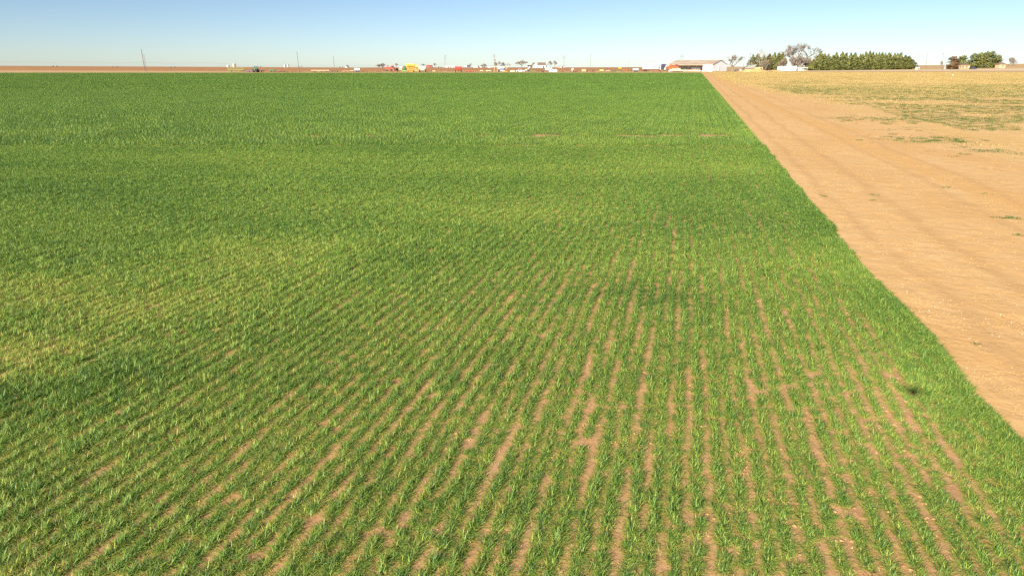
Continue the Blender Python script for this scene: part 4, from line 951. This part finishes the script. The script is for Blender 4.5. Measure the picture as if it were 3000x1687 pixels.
g = MB(); g.prism([(-26.6 * w_, 2.3), (-19 * w_, 5.9), (-12 * w_, 2.6), (-12 * w_, 2.3), (-19 * w_, 5.5), (-26.2 * w_, 2.1)], -6.8, 2).build('wing_roof', 'roofbrown', t)
MB().cbox(-22 * w_, -6.53, 1.2, 1.4, .06, 1.2).build('window', 'glass', t); MB().cbox(-14.6 * w_, -6.53, 1.2, 1.2, .06, 1.2).build('window', 'glass', t)
MB().cbox(6 * w_, 0, 5.4, .8, .8, 3.2).build('chimney', 'adobe', t)
shed('farm_shed', 1553, 905, 13, 1.9, 'small white shed with a brown roof at the left of the farmhouse', 'shed', 'white', 'roofbrown', 7, 1.3, windows=0)
shed('farm_shed', 1644, 970, 20, 1.1, 'low flat white shed on the horizon at the foot of the pale twin mast', 'shed', 'white', 'roofbrown', 7, .7, windows=1)
BT = 'bare trees along the far horizon'
def btree(px, Y, wpx, ytop, label, **k):
    return bare_tree(k.pop('name', 'bare_tree'), loc(px, Y), wpx * mpp(Y), ht(px, Y, ytop), label, 'tree', BT, seed=px, **k)
btree(1111, 940, 17, 186.5, 'dark grey round tree, left half of the clump behind the loading frame', twigs=1500, trunk_f=.1, tw=.12)
btree(1122, 945, 15, 184.5, 'dark grey round tree, right half of the clump behind the loading frame', twigs=1500, trunk_f=.1, tw=.12)
btree(1161, 945, 14, 185, 'grey bushy tree on the horizon behind the faded red harvester', twigs=900, tw=.1)
btree(1017, 975, 7, 189, 'small dark tree over the tiny white shed', twigs=500, trunk_f=.1, tw=.12)
btree(1213, 960, 9, 186.5, 'small pale tree peeping over the yellow baskets', twigs=500, tw=.09)
btree(1239, 950, 14, 186, 'grey round tree on the horizon above the pale green grain cart', twigs=900, tw=.1)
btree(1274, 950, 13, 184.5, 'grey fan-shaped tree on the horizon left of the twin mast', twigs=900, tw=.1)
btree(1379, 950, 8, 185.5, 'crooked slim tree beside the box truck on the horizon', twigs=350, tw=.1)
btree(1403, 960, 8, 191.5, 'small grey shrub-like tree left of the wide bush on the horizon', twigs=500, trunk_f=.08, tw=.12)
btree(1418, 940, 18, 186, 'wide brown bushy tree on the horizon left of the power pole', twigs=1400, trunk_f=.08, tw=.12)
btree(1451, 930, 12, 181, 'yellowish tree right behind the power pole', twigs=900, mat='palewood', trunk_f=.1, tw=.13)
btree(1463, 940, 14, 177, 'tall thin grey tree just right of the power pole', twigs=600, tw=.09)
btree(1474, 900, 13, 182, 'brown oval tree above the tender truck', twigs=1300, trunk_f=.12, tw=.13)
btree(1490, 950, 13, 184, 'faint pale tree above the raised auger', twigs=450, tw=.08)
btree(1529, 890, 33, 174.5, 'big grey tree with rounded crown, left of the white farmhouse', twigs=3000, tw=.13)
btree(1563, 930, 10, 182, 'slim grey tree behind the farmhouse shed', twigs=600, tw=.1)
btree(1611, 900, 12, 177.5, 'reddish oval tree, left one of two right of the farmhouse', twigs=1200, trunk_f=.3, tw=.11)
btree(1624, 905, 13, 175.5, 'grey slanting tree, right one of two right of the farmhouse', twigs=800, trunk_f=.3, lean=.2, tw=.1)
btree(1599, 915, 5, 189, 'small dark bush at the right corner of the farmhouse', twigs=300, trunk_f=.08, tw=.1)
for px in (1268, 1286, 1292): bare_tree('bush', loc(px, 960), 5 * mpp(960), 1.6, 'low dark bush on the horizon right of the red shed', 'bush', 'low bushes right of the red shed', seed=px, twigs=250, trunk_f=.08, tw=.1)

def h_frame(px, Y, ytop, gap, label, diamond=False):
    t = thing('transmission_tower', px, Y, label, 'transmission pole', 'twin masts on the horizon'); hh = ht(px, Y, ytop); g_ = gap * mpp(Y) / 2
    MB().tube((-g_, 0, 0), (-g_, 0, hh * .9), .2, .15).build('pole', 'farsteel', t); MB().tube((g_, 0, 0), (g_, 0, hh * .9), .2, .15).build('pole', 'farsteel', t)
    c = MB().cbox(0, 0, hh * .72, g_ * 2.6, .16, .2)
    if diamond: 
        for a, b_ in (((-g_, hh * .72), (-g_ * 1.9, hh * .86)), ((g_, hh * .72), (g_ * 1.9, hh * .86)), ((-g_ * 1.9, hh * .86), (0, hh)), ((g_ * 1.9, hh * .86), (0, hh)), ((-g_ * 2.2, hh * .84), (g_ * 2.2, hh * .84))): c.tube((a[0], 0, a[1]), (b_[0], 0, b_[1]), .13, .13, 5)
    else: c.tube((-g_, 0, hh * .7), (g_, 0, hh * .95), .1, .1, 5).tube((g_, 0, hh * .7), (-g_, 0, hh * .95), .1, .1, 5).tube((0, 0, hh * .88), (0, 0, hh), .16, .16, 5).cbox(0, 0, hh * .9, g_ * 2.6, .16, .2)
    c.build('crossarm', 'farsteel', t)
h_frame(1305, 930, 160, 3.4, 'tall grey twin mast left of the red grain cart')
h_frame(1652, 960, 163, 4.2, 'pale twin mast with a diamond top right of the farmhouse', True)
h_frame(1996, 800, 159.5, 5, 'pale twin mast with a diamond top just left of the barn roof', True)
pole(1730, 850, 158, 'tall pole with one short crossarm, alone between farmhouse and semi trailer', ((1.0, 2.0),), .2, mat='greywood')
pole(1723, 960, 177, 'faint short pole just left of the tall single-arm pole', ((.6, 1.6),), .14, mat='farsteel')
pole(1840, 880, 175, 'single-arm pole on the horizon left of the semi trailer', ((.4, 2.4),), .18, mat='farsteel')
pole(1987, 800, 171, 'faint single-arm pole left of the diamond-topped mast by the barn', ((.6, 2.6),), .18, mat='farsteel')
pole(2049, 520, 168, 'thin plain pole rising behind the barn roof', (), .1, mat='greywood')
pole(2177, 470, 167, 'single-arm power pole right of the bare tree behind the barn', ((.5, 1.9),), .12, mat='greywood')
pole(2194, 500, 155.5, 'taller power pole left of the evergreens by the ruined shed', ((.6, 2.2), (3.1, 1.4)), .14, mat='greywood')
pole(2475, 640, 141, 'faint pole with a wide crossarm rising above the evergreen row', ((.3, 3.4),), .1, mat='farsteel')
pole(2505, 640, 155.5, 'short faint pole tip in a gap of the evergreen row', ((.4, 2.2),), .12, mat='farsteel')
pole(2541, 660, 147, 'very faint pole above the middle of the evergreen row', ((.3, 2.6),), .1, mat='farsteel')
pole(2686, 560, 160, 'slanting pole with crossarm just right of the evergreen row', ((.3, 1.6),), .11, -.05, mat='greywood')
pole(2710, 520, 154.5, 'slanting dark pole between the evergreen row and the reddish bush', ((.3, 1.5),), .13, -.02, mat='greywood')
pole(2760, 455, 155.5, 'upright pole with wide crossarm left of the reddish bush', ((.3, 2.1),), .13, -.12, mat='greywood')
pole(2765, 540, 157, 'thin plain pole close behind the wide-armed pole', (), .08, -.11, mat='farsteel')
pole(2906, 560, 114.5, 'very tall faint mast with a wide flat top at far right', ((.2, 4.6),), .09, -.03, name='antenna_mast', mat='farsteel', group='masts at far right')
pole(2922, 560, 155, 'short pole with crossarm behind the yellow stone hut', ((.3, 2.0),), .09, -.02, mat='farsteel')
pole(2974, 560, 159.5, 'slanting plain pole at far right beside the bare shrub', (), .1, -.06, mat='greywood')

# ------------------------------------------------------------------ the barn
def barn():
    a = math.radians(47); Yc = 452
    t = thing('barn', 2086, Yc, 'long white metal barn with rusty roof and open bays on its left side', 'barn')
    t.rotation_euler.z = -a     # local -x runs along the open side, away to the left; local +y runs along the gable end
    L, W, E_, R_ = 32.5, 17.2, 4.25, 6.75
    z0 = -.8
    MB().add([(0, 0, z0), (0, W, z0), (0, W, E_), (0, W / 2, R_), (0, 0, E_), (-.12, 0, z0), (-.12, W, z0), (-.12, W, E_), (-.12, W / 2, R_), (-.12, 0, E_)],
             [(0, 1, 2, 3, 4), (9, 8, 7, 6, 5), (0, 5, 6, 1), (1, 6, 7, 2), (2, 7, 8, 3), (3, 8, 9, 4), (4, 9, 5, 0)]).build('gable_wall', 'walltin', t)
    MB().box(-6.8, -.125, 0, .12, z0, E_ - .02).build('side_wall', 'walltin', t)
    MB().box(-L, -.125, W - .12, W, z0, E_ - .02).build('back_wall', 'walltin', t)
    MB().box(-L, -L + .12, .0, W - .125, z0, E_ - .02).build('end_wall', 'walltin', t)
    MB().box(-L + .13, -6.8, 7.5, 7.62, z0, E_ - .02).build('inner_wall', 'galv', t)
    for s, nm in ((0, 'roof'), (1, 'roof')):
        ya, yb = (-.5, W / 2) if not s else (W / 2, W + .5); za, zb = (E_ - .1, R_ + .1) if not s else (R_ + .1, E_ - .1)
        MB().add([(-L - .4, ya, za), (.35, ya, za), (.35, yb, zb), (-L - .4, yb, zb), (-L - .4, ya, za + .12), (.35, ya, za + .12), (.35, yb, zb + .12), (-L - .4, yb, zb + .12)],
                 [(0, 3, 2, 1), (4, 5, 6, 7), (0, 1, 5, 4), (1, 2, 6, 5), (2, 3, 7, 6), (3, 0, 4, 7)]).build(nm, 'rooftin', t)
    for x in (-L + .15, -24, -17.5, -11.5, -6.95): MB().cbox(x, .1, (E_ + z0) / 2 - .1, .22, .22, E_ - z0 - .1).build('post', 'dark', t)
    MB().box(-L, -6.8, -.06, .06, E_ - .5, E_ - .2).build('fascia', 'cream', t)
    dr = MB().cbox(.03, 8.2, 1.5, .06, 1.5, 3.1).build('door', 'white', t); MB().cbox(.08, 7.7, 1.4, .05, .08, .2).build('handle', 'dark', dr)
    MB().cbox(.03, 12, 1.6, .05, .12, 3.4).build('downpipe', 'galv', t)
    # low pale rail in front of the open bays
    f = empty('pipe_fence', P(2060, Yc - 1.5), math.radians(-47)); tag(f, 'low cream board fence along the open bays of the barn', 'fence')
    for k in range(8): MB().cbox(-25.5 + k * 3.4, -1.3, .5, .14, .14, 1.3).build('post', 'cream', f)
    MB().cbox(-13.5, -1.3, .55, 24.5, .06, .75).build('board', 'cream', f)
    g_ = empty('stock_panel', P(2038, Yc + 9), math.radians(-47)); tag(g_, 'pale pipe gate panels standing inside the open barn bays', 'gate')
    m_ = MB()
    for k in range(5): m_.tube((-3, 0, .4 + k * .4), (3, 0, .4 + k * .4), .05)
    for x in (-3, -1.5, 0, 1.5, 3): m_.tube((x, 0, 0), (x, 0, 2.1), .06)
    m_.build('panel', 'galv', g_)
    box_trailer('hay_feeder', 2006, 465, 6, .2, 1.7, 'dark square feeder standing under the left bay of the barn', 'feeder', 'dark', 1.2, wheels=False)
barn()

# ------------------------------------------------------------------ right of the barn
bare_tree('bare_tree', loc(2146, 490), 71 * mpp(490), ht(2146, 490, 158), 'wide bare grey tree rising behind the right end of the barn', 'tree', seed=4, twigs=5200, trunk_f=.2, tw=.035, spread=1.15)
bare_tree('bush', loc(2162, 478), 26 * mpp(478), 1.9, 'low dark brush line between the barn and the ruined shed', 'bush', seed=3, twigs=900, trunk_f=.06, tw=.06)
bare_tree('bush', loc(2152, 436), 9 * mpp(436), 1.5, 'small olive bush on the verge right of the barn', 'bush', seed=8, twigs=900, trunk_f=.06, tw=.06, mat='palewood')
t = thing('barrel', 2169, 462, 'small white barrel between the barn and the ruined shed', 'barrel'); MB().lathe([(.4, 0), (.45, .3), (.45, .9), (.4, 1.15)], n=12).build('drum', 'white', t); MB().lathe([(.41, 1.15), (.41, 1.2)], n=12).build('lid', 'galv', t)
def ruin():
    Y = 462; t = thing('ruined_shed', 2200, Y, 'ruined shed with a sagging grey roof and pinkish broken walls', 'shed'); s = mpp(Y)
    MB().box(4 * s, 30 * s, -2, 3.5, -.8, 2.5).build('wall', 'adobe', t)
    for x0, x1 in ((-22, -15), (-13.5, -8), (-6.5, -1), (.5, 3.6)): MB().box(x0 * s, x1 * s, -1.9, -1.7, -.5, 1.9).build('wall_panel', 'pinkboard', t)
    MB().box(-21 * s, 3.9 * s, 3.0, 3.2, -.5, 2.0).build('back_wall', 'dark', t)
    MB().add([(-24 * s, -2.6, 1.7), (6 * s, -2.6, 2.05), (16 * s, .6, 4.0), (-10 * s, .8, 3.5), (-24 * s, -2.6, 1.85), (6 * s, -2.6, 2.2), (16 * s, .6, 4.15), (-10 * s, .8, 3.65)], [(0, 3, 2, 1), (4, 5, 6, 7), (0, 1, 5, 4), (1, 2, 6, 5), (2, 3, 7, 6), (3, 0, 4, 7)]).build('roof', 'greyroof', t)
    MB().add([(-10 * s, .82, 3.5), (16 * s, .62, 4.0), (20 * s, 4, 2.2), (-20 * s, 4, 1.9), (-10 * s, .82, 3.65), (16 * s, .62, 4.15), (20 * s, 4, 2.35), (-20 * s, 4, 2.05)], [(0, 3, 2, 1), (4, 5, 6, 7), (0, 1, 5, 4), (1, 2, 6, 5), (2, 3, 7, 6), (3, 0, 4, 7)]).build('roof', 'greyroof', t)
    MB().tube((-25 * s, -2.5, .2), (-13 * s, -.5, 4.4), .14).build('fallen_beam', 'rust', t)
    for x in (26 * s,): MB().cbox(x, -2.03, 1.2, .9, .06, 1.8).build('doorway', 'dark', t)
ruin()
# dirt mound
def mound(name, px, Y, wpx, hh, mat, seed, depth=9):
    w = wpx * mpp(Y); V = []; F = []; nx, ny = 40, 16; c = P(px, Y)
    for j in range(ny + 1):
        for i in range(nx + 1):
            u, v = i / nx * 2 - 1, j / ny * 2 - 1; x, y = c.x + u * w / 2, c.y + v * depth / 2
            e = max(0, 1 - u * u) * max(0, 1 - v * v); V.append((x, y, h(x, y) - .06 + hh * (e ** .8) * (.55 + .9 * float(fbm(x / 3.0, y / 3.0, seed, 4)))))
    for j in range(ny):
        for i in range(nx): k = j * (nx + 1) + i; F.append((k, k + 1, k + nx + 2, k + nx + 1))
    o = link_mesh(name, V, F, M[mat]); o['kind'] = 'structure'
    for p in o.data.polygons: p.use_smooth = True
mound('dirt_mound', 2205, 444, 84, 1.7, 'stubble', 5)
mound('dirt_mound', 2268, 446, 90, .95, 'verge', 6)
bare_tree('dead_tree', loc(2224, 480), 40 * mpp(480), ht(2224, 480, 139), 'pale dead tree with sparse branches above the ruined shed', 'tree', seed=31, twigs=420, trunk_f=.42, bark='palebark', mat='palewood', tw=.03)
bare_tree('dead_tree', loc(2244, 505), 14 * mpp(505), ht(2244, 505, 141), 'thin dark dead treetop right of the pale dead tree', 'tree', seed=33, twigs=160, trunk_f=.5, tw=.03)
CV = 'evergreens behind the ruined shed'
for px, w, yt, mt, lab in ((2202, 24, 163, 'olive', 'olive evergreen at the left end of the clump, over the ruined roof'), (2216, 22, 161, 'olive', 'olive evergreen under the pale dead tree'), (2234, 20, 164, 'cedar', 'dark evergreen right of the pale dead tree'),
                       (2250, 24, 160, 'olive', 'yellowish evergreen in the middle of the clump'), (2264, 18, 157, 'cedar', 'pointed green evergreen in the clump right of the yellowish one'), (2277, 20, 158, 'cedar', 'pointed dark evergreen left of the white container'), (2288, 18, 157.5, 'cedar', 'last dark evergreen of the clump, behind the white container')):
    conifer('evergreen_tree', loc(px, 500), w * 1.7 * mpp(500), ht(px, 500, yt), lab, 'tree', CV, mt, px, 1500)
bare_tree('bare_tree', loc(2240, 470), 32 * mpp(470), ht(2240, 470, 173), 'pale leafless scrub tree at the right side of the ruined shed', 'tree', seed=12, twigs=2600, trunk_f=.08, mat='palewood', tw=.05)
bare_tree('bare_tree', loc(2336, 505), 104 * mpp(505), ht(2336, 505, 122), 'very large bare tree towering over the white container', 'tree', seed=27, twigs=8000, trunk_f=.2, tw=.04, spread=1.05)
bare_tree('bare_tree', loc(2388, 520), 40 * mpp(520), ht(2388, 520, 155), 'small thin bare tree at the left end of the evergreen row', 'tree', seed=14, twigs=900, trunk_f=.15, tw=.03)
SC = 'brown scrub trees behind the white container'
for px, w, yt, mt, lab in ((2296, 28, 168, 'palewood', 'grey-brown scrub tree behind the left of the white container'), (2318, 32, 163, 'twigs', 'brown scrub tree behind the middle of the white container'), (2342, 34, 160, 'twigs', 'tall brown scrub tree under the very large bare tree'), (2364, 28, 165, 'palewood', 'grey-brown scrub tree beside the evergreen row')):
    bare_tree('scrub_tree', loc(px, 495), w * mpp(495), ht(px, 495, yt), lab, 'tree', SC, seed=px, twigs=5200, trunk_f=.07, mat=mt, tw=.075)
def container():
    Y = 474; t = thing('storage_container', 2304, Y, 'white weathered container under the very large bare tree', 'container'); s = mpp(Y)
    MB().box(-26 * s, 26 * s, -1.2, 1.2, .1, 2.75).build('box', 'walltin', t)
    r_ = MB()
    for k in range(14): r_.cbox(-25 * s + k * 50 * s / 13, -1.22, 1.4, .09, .04, 2.6)
    r_.build('rib', 'white', t); MB().cbox(12 * s, -1.24, 1.25, 1.1, .05, 2.2).build('door', 'cream', t); MB().box(-26.5 * s, 26.5 * s, -1.3, 1.3, 2.76, 2.9).build('roof', 'greyroof', t)
    t = thing('flat_shed', 2347, Y + 4, 'low flat white shed attached right of the weathered container', 'shed')
    MB().box(-16 * s, 16 * s, 1.2, 1.4, 0, 1.7).build('back_wall', 'cream', t)
    for x in (-15, -5, 5, 15): MB().cbox(x * s, -1, .85, .14, .14, 1.7).build('post', 'white', t)
    MB().box(-17 * s, 17 * s, -1.3, 1.5, 1.72, 2.0).build('roof', 'white', t); MB().box(-15.5 * s, 2 * s, -.95, -.85, .1, 1.1).build('board', 'white', t)
container()
# the long evergreen windbreak
HG = 'evergreens of the long windbreak row'
row = [(2372, 187, 34), (2398, 155, 34), (2410, 159, 24), (2422, 161, 26), (2436, 163, 26), (2444, 156, 26), (2461, 154.5, 28), (2473, 157, 24), (2486, 158, 22), (2498, 156, 26), (2514, 161, 22), (2521, 160, 20), (2530, 154, 26), (2541, 153, 26), (2551, 155, 24), (2560, 158, 22), (2568, 156, 22), (2577, 155.5, 22),
       (2587, 158, 22), (2598, 156, 30), (2614, 158.5, 24), (2622, 157.5, 22), (2632, 156, 24), (2645, 164, 26), (2656, 165.5, 30), (2668, 175, 30)]
protos = [conifer('windbreak_evergreen', (0, 0, 0), 8.0, 10.0, '', 'tree', HG, 'cedar', 900 + k, 2300, lean=-.015) for k in range(5)]
used = [False] * 5
for i, (px, yt, w) in enumerate(row):
    k = i % 5; Y = 486 + (i % 3) * 7 + i * .55
    o = protos[k] if not used[k] else copy_tree(protos[k]); used[k] = True
    o.location = loc(px, Y); hh = ht(px, Y, yt); o.scale = (w * 1.18 * mpp(Y) / 8.0, w * 1.18 * mpp(Y) / 8.0, hh / 10.2); o.rotation_euler.z = i * 1.7
    o['label'] = 'pointed dark evergreen standing in the long windbreak row'
    if i == 0: o['label'] = 'low spreading evergreen at the left end of the windbreak row'
    if i == len(row) - 1: o['label'] = 'low round evergreen at the right end of the windbreak row'
    if i == 1: o['label'] = 'tall pointed evergreen, second from the left end of the windbreak row'
    if i == 24: o['label'] = 'short blunt evergreen, second from the right end of the windbreak row'
HG2 = 'lower front evergreens of the windbreak row'
for i in range(17):
    px = 2380 + i * 17.2; Y = 478 + i * .8; o = copy_tree(protos[(i * 2) % 5]); o.location = loc(px, Y); o.scale = (25 * 1.25 * mpp(Y) / 8.0,) * 2 + (ht(px, Y, 176 + (i * 7) % 6) / 10.2,); o.rotation_euler.z = i * 2.3
    o['label'] = 'short evergreen bough mass along the front foot of the windbreak row'; o['group'] = HG2
# far right group
conifer('reddish_bush', loc(2788, 482), 38 * mpp(482), ht(2788, 482, 167), 'large round reddish-brown bush right of the wide-armed pole', 'bush', None, 'redleaf', 71, 2600, round_=1)
for px, w, yt, lab in ((2815, 30, 164.5, 'dark evergreen touching the reddish bush'), (2849, 30, 159.5, 'tall evergreen left of middle in the far right clump'), (2866, 26, 157, 'pointed evergreen in the middle of the far right clump'), (2891, 40, 153, 'tallest and widest evergreen of the far right clump'), (2913, 30, 163, 'ragged evergreen leaning over the yellow stone hut')):
    conifer('evergreen_tree', loc(px, 496), w * 1.15 * mpp(496), ht(px, 496, yt), lab, 'tree', 'evergreens of the far right clump', 'cedar', px, 2600, round_=.8)
def hut():
    t = thing('stone_hut', 2928, 490, 'yellow stone hut with a brown hipped roof at far right', 'hut'); s = mpp(490)
    MB().box(-10 * s, 9 * s, -2, 2, -.6, 2.5).build('wall', 'adobe', t); MB().frustum((-12 * s, 10.5 * s, -2.6, 2.6), 2.503, (-2 * s, 2 * s, -.3, .3), 3.9).build('roof', 'roofbrown', t)
    MB().cbox(-5.5 * s, -2.03, 1.0, .9, .06, 2.0).build('door', 'cream', t); MB().cbox(1 * s, -2.03, 1.4, .7, .06, .8).build('window', 'glass', t)
    t = thing('adobe_house', 2818, 492, 'low tan house half hidden under the evergreens at far right', 'house')
    MB().box(-17 * s, 17 * s, -1.5, 3, -.6, 2.1).build('wall', 'adobe', t); MB().frustum((-18 * s, 18 * s, -2, 3.5), 2.103, (-15 * s, 15 * s, 0, 1.5), 3.0).build('roof', 'roofbrown', t)
    for x in (-10, -3, 8): MB().cbox(x * s, -1.53, 1.0, .9, .06, 1.1).build('window', 'dark', t)
hut()
def car(px, Y, label):
    t = thing('parked_car', px, Y, label, 'car')
    MB().prism([(-2.2, .35), (2.2, .35), (2.2, .85), (1.6, 1.0), (1.0, 1.45), (-1.0, 1.5), (-1.7, 1.0), (-2.2, .9)], -.85, .85).build('body', 'navy', t)
    MB().prism([(-1.5, 1.0), (-.9, 1.42), (.9, 1.38), (1.35, 1.0)], -.87, -.853).build('window', 'glass', t)
    for x in (-1.4, 1.4):
        for y in (-.8, .8): wheel(t, x, y, .33, .33, .2, 'Y', rim='galv')
car(2849, 480, 'dark blue car parked under the evergreens at far right')
bare_tree('bare_shrub', loc(2957, 520), 30 * mpp(520), ht(2957, 520, 166), 'round bare shrub between the yellow stone hut and the slanting pole', 'bush', seed=16, twigs=2600, trunk_f=.07, tw=.05)
bare_tree('bare_tree', loc(2754, 500), 12 * mpp(500), ht(2754, 500, 176), 'small bare sapling left of the reddish bush', 'tree', seed=19, twigs=260, trunk_f=.1, mat='palewood', tw=.03)
t = thing('utility_shed', 2686, 478, 'small white utility shed at the right end of the windbreak row', 'shed'); MB().box(-.9, .9, -.9, .9, -.3, 1.35).build('wall', 'cream', t); MB().prismx([(-1.1, 1.3), (1.1, 1.3), (0, 1.8)], -1, 1).build('roof', 'white', t); MB().cbox(.3, -.92, .6, .6, .04, 1.1).build('door', 'dark', t)
t = thing('propane_tank', 2767, 486, 'tall white tank behind the wide-armed pole', 'tank'); MB().lathe([(.45, -.3), (.5, .2), (.5, 2.4), (.3, 3.4)], n=12).build('shell', 'galv', t); MB().lathe([(.1, 3.4), (.1, 3.7)], n=8).build('valve', 'dark', t)
t = thing('white_bag', 2792, 306, 'small white rag lying in the dry grass far right', 'rag'); MB().lathe([(.1, 0), (.35, .05), (.3, .25), (.1, .3)], n=9).build('cloth', 'white', t)
# dry weeds and brush among the machines, one mass nobody could count
br_t = [blades_mesh('brush_tuft', tuft_spec(40, .8, .7, .05, .1, .9), M['drygrass'], 2), blades_mesh('brush_tuft', tuft_spec(40, 1.0, .5, .06, .1, 1.1), M['palewood'], 2)]
n = 1500; px = RNG.uniform(880, 2330, n); Y = 432 + 45 * RNG.random(n) ** 1.3; k_ = (fbm(px / 60, Y / 15, 9, 2) > .48); px, Y = px[k_], Y[k_]; n = px.size
x = (px - 1500) / 2000 * (Y * CT + H * ST)
scatter('dry_brush', br_t, dict(x=x, y=Y, z=height(x, Y), rot=RNG.uniform(0, 6.28, n), sx=RNG.uniform(.6, 1.6, n), sz=RNG.uniform(.4, 1.2, n), tint=RNG.normal(0, .15, n), idx=RNG.integers(0, 2, n)),
        'stuff', 'dry weeds and brush growing between the parked machines', 'brush')
